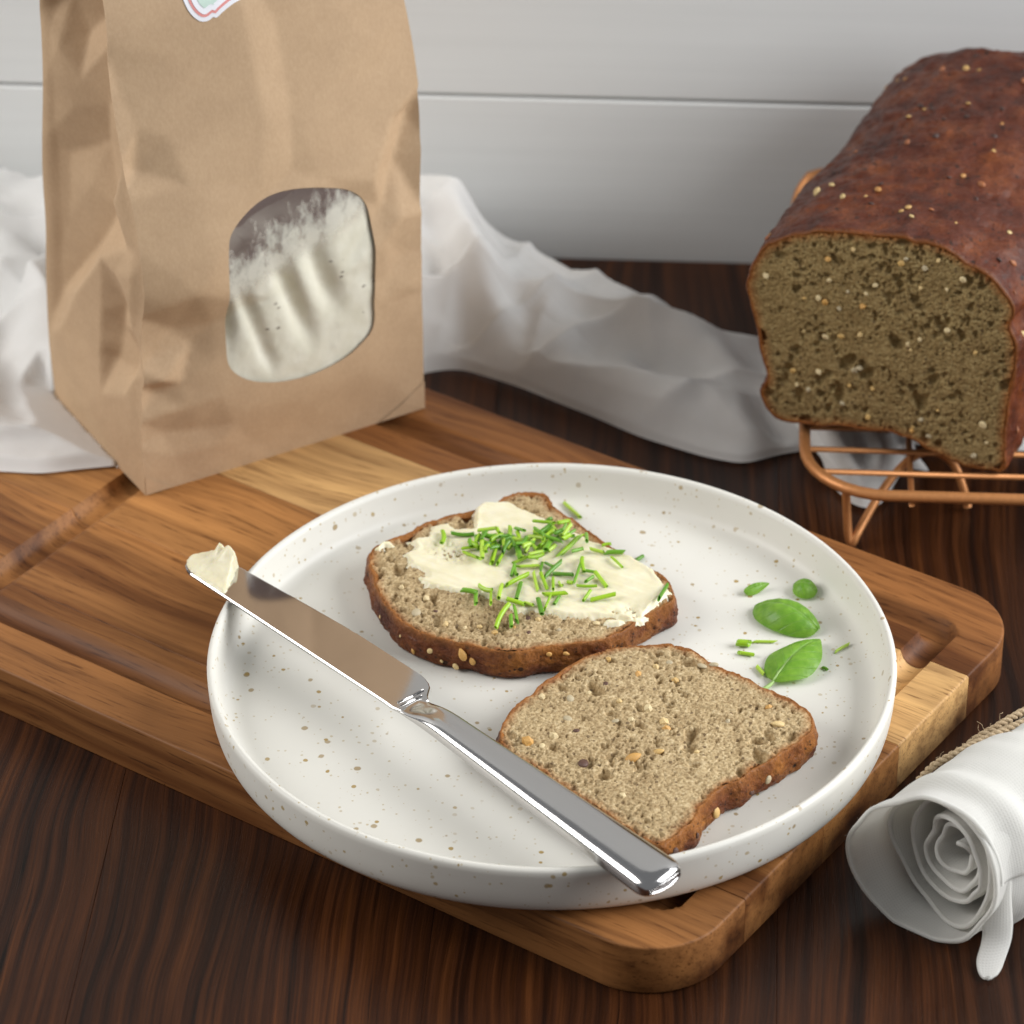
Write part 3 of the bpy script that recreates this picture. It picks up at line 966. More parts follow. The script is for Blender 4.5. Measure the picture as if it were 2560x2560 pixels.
# handle: rounded-rectangle sections
NS = 40
hv = []
stations = [0.1262, 0.1275, 0.1295, 0.132, 0.136, 0.142, 0.150, 0.165, 0.185, 0.205, 0.225, 0.243, 0.254, 0.2585, 0.2610, 0.2628, 0.2638, 0.2642]
for s in stations:
    k = (s - 0.126) / (0.264 - 0.126)
    g = min(1, max(0, (s - 0.1262) / 0.016))
    g = g * g * (3 - 2 * g)
    cen = 0.0060 * (1 - k) - 0.0010 * k
    hw = 0.0058 + 0.0042 * k
    hh = 0.0009 + (0.0016 + 0.0012 * k) * g
    endk = max(0, (s - 0.2585) / 0.0057)
    sh = math.sqrt(max(1 - endk ** 2.2, 0.0))
    hw_e = hw - (1 - sh) * 0.0024
    hh_e = hh * (0.35 + 0.65 * sh)
    zc = BZ + 0.0001 + hh + 0.0003 * g
    for i in range(NS):
        a = 2 * math.pi * (i + 0.5) / NS
        ca, sa = math.cos(a), math.sin(a)
        ex_ = 0.5
        px = hw_e * math.copysign(abs(ca) ** ex_, ca)
        pz = hh_e * math.copysign(abs(sa) ** ex_, sa)
        if pz > 0:
            pz *= 1 + 0.42 * (1 - (px / hw) ** 2)
        hv.append((s + 0.0022 * (1 - (px / hw) ** 2) * k * max(0, (s - 0.24) / 0.024), cen + px, zc + pz))
hf = grid_faces(len(stations), NS, False, True)
hf += [tuple(range(NS))[::-1], tuple(range((len(stations) - 1) * NS, len(stations) * NS))]
hd = mesh('handle', hv, hf, M_HANDLE, knife)
md = hd.modifiers.new('smooth', 'SUBSURF')
md.levels = md.render_levels = 2

# butter on the knife tip
kb = np.array([(-0.0048, 0.0080), (-0.0035, 0.0115), (-0.0005, 0.0145), (0.0040, 0.0160), (0.0090, 0.0166), (0.0128, 0.0165), (0.0150, 0.0135), (0.0190, 0.0085), (0.0235, 0.0012), (0.0200, 0.0006), (0.0120, 0.0007), (0.0040, 0.0010), (-0.0010, 0.0025), (-0.0036, 0.0050)])
kb = catmull(kb, 160)
res = 0.00035
X, Y = np.meshgrid(np.arange(-0.0065, 0.0255, res), np.arange(-0.001, 0.0185, res))
sd = poly_sd(X, Y, kb).reshape(X.shape) + 0.0003 * vn(X / 0.001, Y / 0.001, 3)
hgt = 0.0007 + 0.0066 * np.clip(Y / 0.016, 0, 1) ** 1.5 * np.clip((X + 0.004) / 0.012, 0.15, 1)
hgt += 0.0032 * np.exp(-(((X - 0.0045) / 0.0016) ** 2 + ((Y - 0.0150) / 0.0022) ** 2))
hgt += 0.0018 * np.exp(-(((X - 0.0098) / 0.0026) ** 2 + ((Y - 0.0142) / 0.003) ** 2))
hgt += 0.0006 * fbm(X / 0.004, Y / 0.004, 61) - 0.0010 * np.exp(-((X - 0.0070) / 0.0009) ** 2) * np.clip(Y / 0.016, 0, 1)
hgt = hgt * np.sqrt(np.clip(sd / 0.0011, 0, 1)) + np.clip(sd, -0.0008, 0)
keep = sd > -0.0006
idx = -np.ones(X.shape, int)
idx[keep] = np.arange(keep.sum())
q = keep[:-1, :-1] & keep[1:, :-1] & keep[:-1, 1:] & keep[1:, 1:]
kbo = mesh('butter_dab', np.stack([X[keep], Y[keep], hgt[keep]], 1), np.stack([idx[:-1, :-1][q], idx[:-1, 1:][q], idx[1:, 1:][q], idx[1:, :-1][q]], 1).tolist(), M_BUTTER)
kbo.location = (KT.x, KT.y, 0.0434 + BZ + th_)
kbo.rotation_euler = (0, 0, KA)
tag(kbo, 'lump of pale butter stuck on the tip of the knife blade', 'butter')

# ------------------------------------------------------------------ chives


def chive_mesh(bend, cut, n=5):
    out, inn = [], []
    path = [(x, bend * (1 - (2 * x) ** 2), 0) for x in np.linspace(-0.5, 0.5, n)]
    v = []
    for (x, y, z) in path:
        for k in range(9):
            a = 2 * math.pi * k / 9
            sk = cut * math.cos(a) if abs(x) > 0.49 else 0
            v.append((x + sk * 0.08, y + 0.5 * math.cos(a), 0.5 * 0.8 * math.sin(a)))
    no = len(v)
    f = grid_faces(n, 9, False, True)
    for e, st in ((0, 0), (n - 1, (n - 1) * 9)):         # hollow ends
        b = len(v)
        x = path[e][0] * 0.9
        for k in range(9):
            a = 2 * math.pi * k / 9
            v.append((path[e][0] + cut * 0.08 * math.cos(a), path[e][1] + 0.34 * math.cos(a), 0.27 * math.sin(a)))
        for k in range(9):
            a = 2 * math.pi * k / 9
            v.append((x * 0.85, path[e][1] + 0.30 * math.cos(a), 0.22 * math.sin(a)))
        for k in range(9):
            k2 = (k + 1) % 9
            f.append((st + k, st + k2, b + k2, b + k))
            f.append((b + k, b + k2, b + 9 + k2, b + 9 + k))
        f.append(tuple(range(b + 9, b + 18)))
    me = bpy.data.meshes.new('chive_piece')
    me.from_pydata(v, [], f)
    me.polygons.foreach_set('use_smooth', [True] * len(f))
    me.materials.append(M_CHIVE)
    me.update()
    return me


CHV = [chive_mesh(b, c) for b, c in ((0.0, 0.3), (0.10, 1.0), (-0.1, -1.2), (0.04, 1.8), (0.4, 0.2))]
CH_COL = [(0.27, 0.47, 0.016), (0.33, 0.54, 0.022), (0.10, 0.26, 0.015), (0.40, 0.58, 0.06), (0.16, 0.36, 0.025)]


def chive(p, q, z, wid, label, group=None, pitch=0.0, i=[0]):
    i[0] += 1
    g = random.Random(i[0] * 31)
    dx, dy = q[0] - p[0], q[1] - p[1]
    L = max(math.hypot(dx, dy), 0.0022)
    M = Matrix.Translation(((p[0] + q[0]) / 2, (p[1] + q[1]) / 2, z)) @ Matrix.Rotation(math.atan2(dy, dx), 4, 'Z') @ Matrix.Rotation(pitch, 4, 'Y') @ Matrix.Rotation(g.uniform(0, 6.28), 4, 'X') @ Matrix.Diagonal((L, wid, wid, 1))
    o = inst('chive_piece', CHV[g.randrange(5)], None, M, g.choice(CH_COL) + (1,))
    tag(o, label, 'chive', group)
    return o


CH_ON = [(-0.0333, 0.0769, -0.0260, 0.0769, 1), (-0.0208, 0.0825, -0.0208, 0.0751, 1), (-0.0183, 0.0794, -0.0150, 0.0771, 1), (-0.0473, 0.0780, -0.0471, 0.0695, 0), (-0.0439, 0.0766, -0.0347, 0.0767, 0), (-0.0361, 0.0702, -0.0353, 0.0662, 1), (-0.0386, 0.0663, -0.0318, 0.0671, 0), (-0.0376, 0.0648, -0.0316, 0.0587, 0), (-0.0312, 0.0697, -0.0301, 0.0561, 1), (-0.0299, 0.0738, -0.0314, 0.0681, 1), (-0.0284, 0.0642, -0.0290, 0.0601, 1), (-0.0257, 0.0646, -0.0265, 0.0574, 0), (-0.0221, 0.0656, -0.0242, 0.0567, 0), (-0.0257, 0.0790, -0.0245, 0.0749, 1), (-0.0278, 0.0691, -0.0235, 0.0742, 1), (-0.0229, 0.0718, -0.0220, 0.0654, 1), (-0.0197, 0.0719, -0.0174, 0.0640, 1), (-0.0172, 0.0688, -0.0153, 0.0601, 1), (-0.0139, 0.0739, -0.0153, 0.0673, 1), (-0.0106, 0.0724, -0.0138, 0.0642, 1), (-0.0068, 0.0710, -0.0074, 0.0653, 1), (-0.0041, 0.0712, -0.0059, 0.0630, 1), (-0.0089, 0.0750, -0.0045, 0.0793, 1), (-0.0068, 0.0868, -0.0046, 0.0886, 0), (-0.0021, 0.0854, 0.0024, 0.0881, 0), (-0.0001, 0.0730, 0.0051, 0.0798, 1), (-0.0001, 0.0641, 0.0071, 0.0759, 1), (0.0045, 0.0644, 0.0089, 0.0679, 1), (0.0097, 0.0752, 0.0102, 0.0679, 1), (-0.0121, 0.0595, -0.0068, 0.0630, 1), (-0.0124, 0.0571, -0.0063, 0.0606, 1), (-0.0179, 0.0578, -0.0131, 0.0613, 0), (-0.0159, 0.0548, -0.0083, 0.0560, 0), (-0.0183, 0.0491, -0.0174, 0.0563, 0), (-0.0173, 0.0547, -0.0160, 0.0484, 0), (-0.0071, 0.0513, -0.0067, 0.0600, 0), (-0.0052, 0.0577, -0.0019, 0.0547, 0), (-0.0052, 0.0490, 0.0007, 0.0589, 0), (-0.0021, 0.0516, 0.0057, 0.0496, 0), (0.0087, 0.0617, 0.0063, 0.0457, 0), (0.0087, 0.0617, 0.0098, 0.0538, 0), (0.0105, 0.0530, 0.0141, 0.0524, 0), (0.0141, 0.0524, 0.0190, 0.0441, 0), (0.0116, 0.0683, 0.0171, 0.0670, 0), (0.0176, 0.0666, 0.0249, 0.0662, 0), (0.0160, 0.0717, 0.0197, 0.0723, 0), (0.0200, 0.0639, 0.0246, 0.0570, 0), (-0.0197, 0.0427, -0.0120, 0.0494, 0), (-0.0216, 0.0442, -0.0221, 0.0317, 0), (-0.0144, 0.0446, -0.0154, 0.0320, 0), (-0.0304, 0.0413, -0.0250, 0.0377, 0), (-0.0369, 0.0375, -0.0310, 0.0362, 0), (-0.0098, 0.0511, -0.0074, 0.0403, 0), (-0.0071, 0.0505, -0.0038, 0.0405, 0), (-0.0020, 0.0484, -0.0015, 0.0390, 0), (-0.0049, 0.0365, 0.0035, 0.0377, 0), (0.0004, 0.0454, 0.0019, 0.0431, 0), (0.0073, 0.0434, 0.0154, 0.0427, 0), (0.0036, 0.0463, 0.0059, 0.0449, 0), (0.0108, 0.0460, 0.0134, 0.0492, 0), (0.0129, 0.0398, 0.0104, 0.0342, 0), (0.0131, 0.0344, 0.0228, 0.0372, 0), (-0.0271, 0.0732, -0.0240, 0.0669, 1), (-0.0242, 0.0701, -0.0211, 0.0719, 1), (-0.0207, 0.0654, -0.0186, 0.0688, 1), (-0.0147, 0.0649, -0.0117, 0.0683, 1), (-0.0122, 0.0691, -0.0092, 0.0652, 1), (-0.0085, 0.0685, -0.0051, 0.0727, 1), (-0.0047, 0.0655, -0.0022, 0.0697, 1), (-0.0029, 0.0745, 0.0002, 0.0771, 1), (0.0006, 0.0698, 0.0035, 0.0740, 1), (-0.0303, 0.0657, -0.0277, 0.0683, 1), (-0.0273, 0.0618, -0.0238, 0.0644, 1), (-0.0168, 0.0624, -0.0136, 0.0610, 1), (-0.0114, 0.0627, -0.0085, 0.0597, 1), (-0.0227, 0.0758, -0.0233, 0.0701, 1), (-0.0109, 0.0789, -0.0076, 0.0759, 1), (0.0011, 0.0780, 0.0048, 0.0757, 1), (-0.0221, 0.0154, -0.0177, 0.0279, 0), (-0.0168, 0.0214, -0.0162, 0.0153, 0), (-0.0157, 0.0272, -0.0142, 0.0183, 0), (-0.0189, 0.0320, -0.0120, 0.0299, 0), (-0.0121, 0.0311, -0.0087, 0.0297, 0), (-0.0070, 0.0339, -0.0050, 0.0237, 0), (-0.0024, 0.0342, -0.0042, 0.0270, 0), (-0.0006, 0.0314, 0.0011, 0.0356, 0), (0.0395, 0.0344, 0.0423, 0.0471, 0), (-0.0313, 0.0380, -0.0306, 0.0280, 0), (-0.0254, 0.0366, -0.0249, 0.0284, 0)]
CH_PLATE = [(-0.0011, 0.1210, 0.0056, 0.1112), (0.0292, 0.0818, 0.0319, 0.0850), (0.0763, 0.0300, 0.0845, 0.0302), (0.0702, 0.0274, 0.0749, 0.0271), (0.0707, 0.0220, 0.0762, 0.0209), (0.1076, 0.0249, 0.1130, 0.0303), (0.0776, 0.0136, 0.0804, 0.0085), (0.1028, 0.0148, 0.1046, 0.0132)]
PL_LAB = ['chive piece on the plate just behind the buttered slice', 'chive piece on the plate right of the buttered slice', 'longest thin chive piece left of the basil leaves', 'short thick chive piece left of the basil leaves', 'pale chive piece nearest the bare slice, left of the basil', 'dark thin chive piece near the right rim of the plate', 'chive piece under the edge of the stemmed basil leaf', 'tiny dark chive sliver right of the stemmed basil leaf']


def chive_zone(a, b, c, d):
    x, y = (a + c) / 2, (b + d) / 2
    if x > 0.036:
        return 'thin chive piece on the right corner of the buttered slice'
    if x < -0.050:
        return 'lone upright chive piece left of the heap on the butter'
    if y < 0.0265:
        return 'chive piece hanging over the front of the butter onto bare crumb'
    if x > 0.012 and y > 0.060:
        return 'chive piece in the loose bunch at the back right of the butter'
    if x < -0.020:
        return 'chive piece lying left in front of the heap, at the butter edge'
    if x > 0.008:
        return 'chive piece lying on the butter right of the middle'
    return 'chive piece lying on the butter just in front of the heap'


g = random.Random(17)
for _k in range(20):
    tt_ = g.random()
    hx, hy = -0.036 + 0.038 * tt_ + g.gauss(0, .0025), 0.070 + 0.008 * tt_ + g.gauss(0, .0028)
    an, ln2 = g.uniform(-0.4, 2.4), g.uniform(.0025, .0045)
    CH_ON.append((hx - math.cos(an) * ln2, hy - math.sin(an) * ln2, hx + math.cos(an) * ln2, hy + math.sin(an) * ln2, 1))
for (a, b, c, d, pile) in CH_ON:
    L_ = math.hypot(c - a, d - b)
    z_ = STOP + 0.0023 + (g.uniform(0.0, 0.0036) if pile else g.uniform(0, 0.0006))
    chive((a, b), (c, d), z_, g.uniform(0.0013, 0.0021) * (1.10 if pile else 1.0), 'short green chive piece in the heap on the buttered slice' if pile else chive_zone(a, b, c, d), 'chives heaped on the butter' if pile else 'chives scattered on the buttered slice', g.uniform(-0.22, 0.22))
for (a, b, c, d), lb in zip(CH_PLATE, PL_LAB):
    wd = 0.0012 if 'thin' in lb or 'sliver' in lb else 0.0034 if 'thick' in lb else 0.0019
    chive((a, b), (c, d), FLOOR + wd * 0.5 + 0.0001, wd, lb, 'chives fallen on the plate')


# ------------------------------------------------------------------ basil


def leaf(name, base, tip_, width, z0, lift, cup, curl, label, prof=None, blunt=0.75, stem=0.0, twist=0.0, nu=44, nv=30, wav=0.0):
    """a basil leaf: grid along the midrib; cup bends the sides down, lift arches it"""
    b, t = Vector(base), Vector(tip_)
    d = t - b
    L = d.length
    ang = math.atan2(d.y, d.x)
    vs, uv = [], []
    for i in range(nu):
        x = i / (nu - 1)
        w = width / 2 * (math.sin(math.pi * x ** (prof or 0.8)) ** blunt + 0.012)
        for j in range(nv):
            y = -1 + 2 * j / (nv - 1)
            yy = y * w
            # cross section bends as an arc
            k = cup
            a = y * k
            px = x * L
            py = w * math.sin(a) / max(k, 1e-4)
            pz = lift * math.sin(math.pi * x) ** 0.8 - w * (1 - math.cos(a)) / max(k, 1e-4) - curl * x * x
            pz += -0.0006 * math.exp(-(y * 9) ** 2) + wav * abs(y) ** 2 * math.sin(x * 15 + (2 if y > 0 else 0))
            fr = (x * 6 - abs(y) * 2.2) % 1.0
            pz += 0.00025 * math.sin(math.pi * fr) * (1 - abs(y)) * 1.3
            pz += twist * y * w
            vs.append((px, py, pz))
            uv.append((x, y))
    f = grid_faces(nu, nv)
    zmin = min(v[2] for v in vs)
    vs = [(x, y, z - zmin + z0) for x, y, z in vs]
    root = empty(name, (b.x, b.y, FLOOR))
    root.rotation_euler = (0, 0, ang)
    tag(root, label, 'basil leaf', 'basil leaves on the plate')
    bo = mesh('leaf_blade', vs, f, M_LEAF, root, uv=uv)
    mid = vs[nv // 2]
    if stem:
        v1, f1 = tube([(-stem, 0.0008, 0.0008), (-stem * 0.5, 0.0002, mid[2] * 0.6 + .0004), (0.0, 0, mid[2]), (L * 0.12, 0, vs[5 * nv + nv // 2][2] + .0002), (L * 0.4, 0, vs[int(0.4 * nu) * nv + nv // 2][2] + .0001)], [.00085, .0008, .0007, .0005, .0002], 8)
        mesh('stem', v1, f1, mat_stem, root)
    return root


mat_stem = mat_plain('leaf_stem', (0.30, 0.46, 0.14), 0.45, 0, 0.15, 900, 0.1)
leaf('basil_leaf', (0.1012, 0.0370), (0.0765, 0.0522), 0.0250, 0.0004, 0.0064, 1.35, 0.0005, 'domed green basil leaf without a stem, in the middle of the basil leaves', 0.95, 0.52)
leaf('basil_leaf', (0.0838, 0.0030), (0.1018, 0.0305), 0.0225, 0.0006, 0.0048, 0.75, -0.0005, 'bright green basil leaf with a pale stem, nearest to the bare slice', 0.78, 0.95, stem=0.0058, twist=-0.08, wav=0.0004)
leaf('basil_leaf', (0.0915, 0.0655), (0.1010, 0.0628), 0.0150, 0.0010, 0.0030, 1.35, 0.001, 'small rounded basil leaf closest to the back rim of the plate', 0.95, 0.5, nu=26, nv=22)
leaf('basil_leaf', (0.0722, 0.0610), (0.0822, 0.0672), 0.0058, 0.0004, 0.0014, 1.6, 0.0, 'tiny folded basil leaf left of the small rounded one', 0.7, nu=26, nv=18, twist=0.35)

# ------------------------------------------------------------------ cooling rack and loaf
rack = empty('cooling_rack', (0.20, 0.24, 0))
rack['_o'] = 0
del rack['_o']
tag(rack, 'copper coloured wire cooling rack standing under the loaf', 'cooling rack')
RO = V3(0.20, 0.24, 0)
RH = 0.0285


def rack_part(name, path, r, closed=False, sides=12):
    P = catmull(path, max(12, len(path) * 8), closed) if len(path) > 2 else np.array(path, float)
    v, f = tube(P - RO, r, sides, closed)
    return mesh(name, v, f, M_COPPER, rack)


fx0, fx1, fy0, fy1, fr_ = 0.0968, 0.34, 0.1345, 0.352, 0.034
loop = []
for cx, cy, a0 in ((fx0 + fr_, fy0 + fr_, 180), (fx1 - fr_, fy0 + fr_, 270), (fx1 - fr_, fy1 - fr_, 0), (fx0 + fr_, fy1 - fr_, 90)):
    for a in np.linspace(a0, a0 + 90, 10):
        loop.append((cx + fr_ * math.cos(R(a)), cy + fr_ * math.sin(R(a)), RH))
v, f = tube(np.array(loop) - RO, 0.0024, 14, True)
mesh('frame', v, f, M_COPPER, rack)
y = 0.1520
while y < fy1 - 0.006:
    ins = 0.0
    if y < fy0 + fr_:
        ins = fr_ - math.sqrt(max(fr_ ** 2 - (fy0 + fr_ - y) ** 2, 0))
    elif y > fy1 - fr_:
        ins = fr_ - math.sqrt(max(fr_ ** 2 - (y - fy1 + fr_) ** 2, 0))
    rack_part('wire', [(fx0 + ins - 0.0012, y, RH - .0006), (fx1 - ins + 0.0012, y, RH - .0006)], 0.00125, sides=10)
    y += 0.0168
for x in (0.1405, 0.2185, 0.2965):
    rack_part('cross_wire', [(x, fy0 - 0.0014, RH - 0.0030), (x, fy1 + 0.0014, RH - 0.0030)], 0.0013, sides=10)
rack_part('leg', [(0.1135, 0.1400, RH), (0.1145, 0.1402, 0.016), (0.1155, 0.1385, 0.006), (0.1172, 0.1372, 0.0022), (0.1192, 0.1395, 0.0060), (0.1290, 0.1545, 0.0170), (0.1400, 0.1680, 0.0240), (0.1500, 0.1740, 0.0250), (0.1590, 0.1730, 0.0200), (0.1640, 0.1690, 0.0095), (0.1660, 0.1680, 0.0022)], 0.0018)
rack_part('leg', [(0.3200, 0.1400, RH), (0.3190, 0.1402, 0.016), (0.3180, 0.1402, 0.006), (0.3160, 0.1408, 0.0022), (0.3140, 0.1430, 0.0060), (0.3040, 0.1545, 0.0170), (0.2930, 0.1680, 0.0240), (0.2830, 0.1740, 0.0250), (0.2740, 0.1730, 0.0200), (0.2690, 0.1690, 0.0095), (0.2670, 0.1680, 0.0022)], 0.0018)
rack_part('leg', [(0.1100, 0.3450, RH), (0.1120, 0.3440, 0.014), (0.1140, 0.3430, 0.0022)], 0.0018)
rack_part('leg', [(0.3250, 0.3450, RH), (0.3230, 0.3440, 0.014), (0.3210, 0.3430, 0.0022)], 0.0018)
rack_part('handle', [(0.0965, 0.335, RH), (0.0940, 0.340, 0.043), (0.0970, 0.344, 0.055), (0.106, 0.346, 0.060), (0.150, 0.348, 0.061), (0.24, 0.348, 0.061)], 0.0040)

LO = V3(0.0794, 0.1808, 0)
LF = V3(0.9544, -0.2984, 0)
LA = V3(0.360, 0.933, 0)
LOAF = np.array([(-0.0082, 0.1036), (-0.0039, 0.1148), (0.0017, 0.1198), (0.0131, 0.1265), (0.0267, 0.1295), (0.0426, 0.1317), (0.0585, 0.1324), (0.0721, 0.1313), (0.0813, 0.1269), (0.0918, 0.1215), (0.0978, 0.1152), (0.1017, 0.1084), (0.1011, 0.1006), (0.1045, 0.0923), (0.1049, 0.0795), (0.1036, 0.0662), (0.1028, 0.0528), (0.1031, 0.0338), (0.0981, 0.0310), (0.0876, 0.0312), (0.0758, 0.034), (0.0662, 0.0379), (0.0567, 0.0398), (0.0427, 0.0393), (0.0286, 0.0375), (0.0084, 0.0353), (0.0011, 0.0391), (-0.0016, 0.047), (0.0006, 0.0542), (-0.0022, 0.0656), (-0.0051, 0.0821), (-0.0085, 0.0945)])
loaf = empty('bread_loaf', tuple(LO + LF * 0.05 + LA * 0.08 + V3(0, 0, 0.031)))
LC = np.array(loaf.location)
tag(loaf, 'cut dark brown seeded bread loaf resting on the copper rack', 'bread')
lo_ = catmull(LOAF, 420)
ln = normals2d(lo_)
s = np.arange(420) / 420 * 60
lo_ = lo_ + ln * (0.0006 * vn(s * 1.1, s * 0, 77))[:, None]
Lp = lambda x, y, h: (LO[None] + np.outer(x, LF) + np.outer(y, V3(0, 0, 1)) - np.outer(h, LA)) - LC[None]
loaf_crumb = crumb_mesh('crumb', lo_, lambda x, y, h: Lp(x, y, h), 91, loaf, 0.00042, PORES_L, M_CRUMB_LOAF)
LL = 0.193
st = [(0.0006, -0.0012), (0.0002, -0.0005), (0.0002, 0.0001), (0.0007, 0.0006)] + [(0.0006 + t, 0.0009) for t in np.linspace(0.0015, LL - 0.022, 96)]
lv = []
cen = np.array([0.049, 0.080])
ang_ = np.arctan2(lo_[:, 1] - cen[1], lo_[:, 0] - cen[0])
topw = np.clip((lo_[:, 1] - 0.085) / 0.04, 0, 1)
for j, (dep, of) in enumerate(st):
    k = dep / LL
    amp = 0.0003 if j < 4 else 0.0008
    d = amp * (vn(s * 0.8, np.full(420, dep / 0.006), 101) + 0.7 * vn(s * 2.3, np.full(420, dep / 0.0024), 102) + 0.35 * vn(s * 5, np.full(420, dep / 0.0011), 103))
    low = 0.0022 * vn(s * 0.22, np.full(420, dep / 0.03), 104) * min(1, max(0, dep) / 0.02)
    p = lo_ + ln * (of + d + low)[:, None]
    p[:, 1] = np.maximum(p[:, 1], 0.0302)
    lv += list(Lp(p[:, 0], p[:, 1], np.full(420, -dep)))
base_ring = lo_ + ln * 0.0009
for t in np.linspace(0.08, 1, 16):                   # rounded far end
    sc = math.sqrt(max(1 - t * t, 0.0))
    dep = LL - 0.022 + 0.022 * t
    p = cen + (base_ring - cen) * (0.35 + 0.65 * sc if t < 1 else 0.0)
    if t < 1:
        p = cen + (base_ring - cen) * sc ** 0.55
    p = p + 0.001 * vn(s * 0.8, np.full(420, dep / 0.006), 101)[:, None]
    p[:, 1] = np.maximum(p[:, 1], 0.0302)
    lv += list(Lp(p[:, 0], p[:, 1], np.full(420, -dep)))
nst = len(st) + 16
loaf_crust = mesh('crust', lv, [f for f in grid_faces(nst, 420, False, True)], M_LOAF, loaf)
attr(loaf_crust, 'lip', np.repeat([1.0, 1.0, 0.8, 0.35] + [0.0] * (nst - 4), 420))
g = random.Random(5)
cnt = 0
while cnt < 105:
    j = g.randrange(6, len(st))
    i = g.randrange(420)
    if lo_[i][1] < 0.072 and g.random() < 0.75:
        continue
    if lo_[i][1] < 0.045:
        continue
    cnt += 1
    p = np.array(lv[j * 420 + i])
    nrm = LF * ln[i][0] + V3(0, 0, 1) * ln[i][1]
    big = g.random()
    kind = 'teardrop' if big > 0.93 else g.choice(['flat', 'teardrop', 'flat'])
    size = g.uniform(.0021, .0029) if big > 0.93 else g.uniform(.0010, .0018)
    dk = g.random() < 0.35
    put_seed(loaf_crust, p + nrm * size * 0.1, nrm + V3(g.uniform(-.5, .5), g.uniform(-.5, .5), 0), size, kind, (0.045, 0.017, 0.011) if dk else g.choice([(0.42, 0.20, 0.055), (0.50, 0.30, 0.10), (0.26, 0.085, 0.028), (0.30, 0.10, 0.03), (0.54, 0.39, 0.17)]), g.uniform(0, 6))
for _ in range(46):                                  # chunks in the cut face
    i = g.randrange(420)
    t = g.random() ** 0.5 * 0.9
    p2_ = cen + (lo_[i] - cen) * t
    put_seed(loaf_crumb, Lp(np.array([p2_[0]]), np.array([p2_[1]]), np.array([0.0]))[0], -LA + V3(g.uniform(-.4, .4), 0, g.uniform(-.4, .4)), g.uniform(.0009, .0021), g.choice(['chunk', 'chunk', 'flat']), g.choice(SEED_COL), g.uniform(0, 6))

# ------------------------------------------------------------------ paper bag of flour
BA = V3(-0.17461, 0.12854, BT)
BD = V3(0.8301, 0.5576, 0)
BE = V3(-0.5606, 0.8281, 0)
BW, BDp, BHt = 0.1317, 0.0885, 0.262
bag = empty('paper_bag', tuple(BA))
tag(bag, 'brown kraft paper flour bag with a rounded window and creased side', 'paper bag')


def sst(a, b, x):
    t = np.clip((x - a) / (b - a), 0, 1)
    return t * t * (3 - 2 * t)


def ridge(u, z, u0, z0, ang, wid, ln_, amp):
    """one sharp paper crease: a V-shaped fold fading at its ends"""
    du, dz = u - u0, z - z0
    a = du * math.cos(ang) + dz * math.sin(ang)
    b = -du * math.sin(ang) + dz * math.cos(ang)
    return amp * np.clip(1 - np.abs(b) / wid, 0, 1) * np.clip(1 - np.abs(a) / ln_, 0, 1)


def facets(x, y, pts):
    """piecewise flat paper facets: linear between hand-set (x, y, offset) points"""
    p = np.array(pts, float)
    vv, _, ff, *_q = delaunay_2d_cdt([Vector(q[:2]) for q in p], [], [], 0, 1e-9)
    vp = np.array([tuple(v) for v in vv])
    val = np.array([p[np.argmin(np.hypot(p[:, 0] - a, p[:, 1] - b)), 2] for a, b in vp])
    out = np.zeros(len(x))
    for t in ff:
        (x0, y0), (x1, y1), (x2, y2) = vp[list(t)]
        det = (y1 - y2) * (x0 - x2) + (x2 - x1) * (y0 - y2)
        if abs(det) < 1e-14:
            continue
        a = ((y1 - y2) * (x - x2) + (x2 - x1) * (y - y2)) / det
        b = ((y2 - y0) * (x - x2) + (x0 - x2) * (y - y2)) / det
        c = 1 - a - b
        k = (a > -1e-6) & (b > -1e-6) & (c > -1e-6)
        out[k] = (a * val[t[0]] + b * val[t[1]] + c * val[t[2]])[k]
    return out


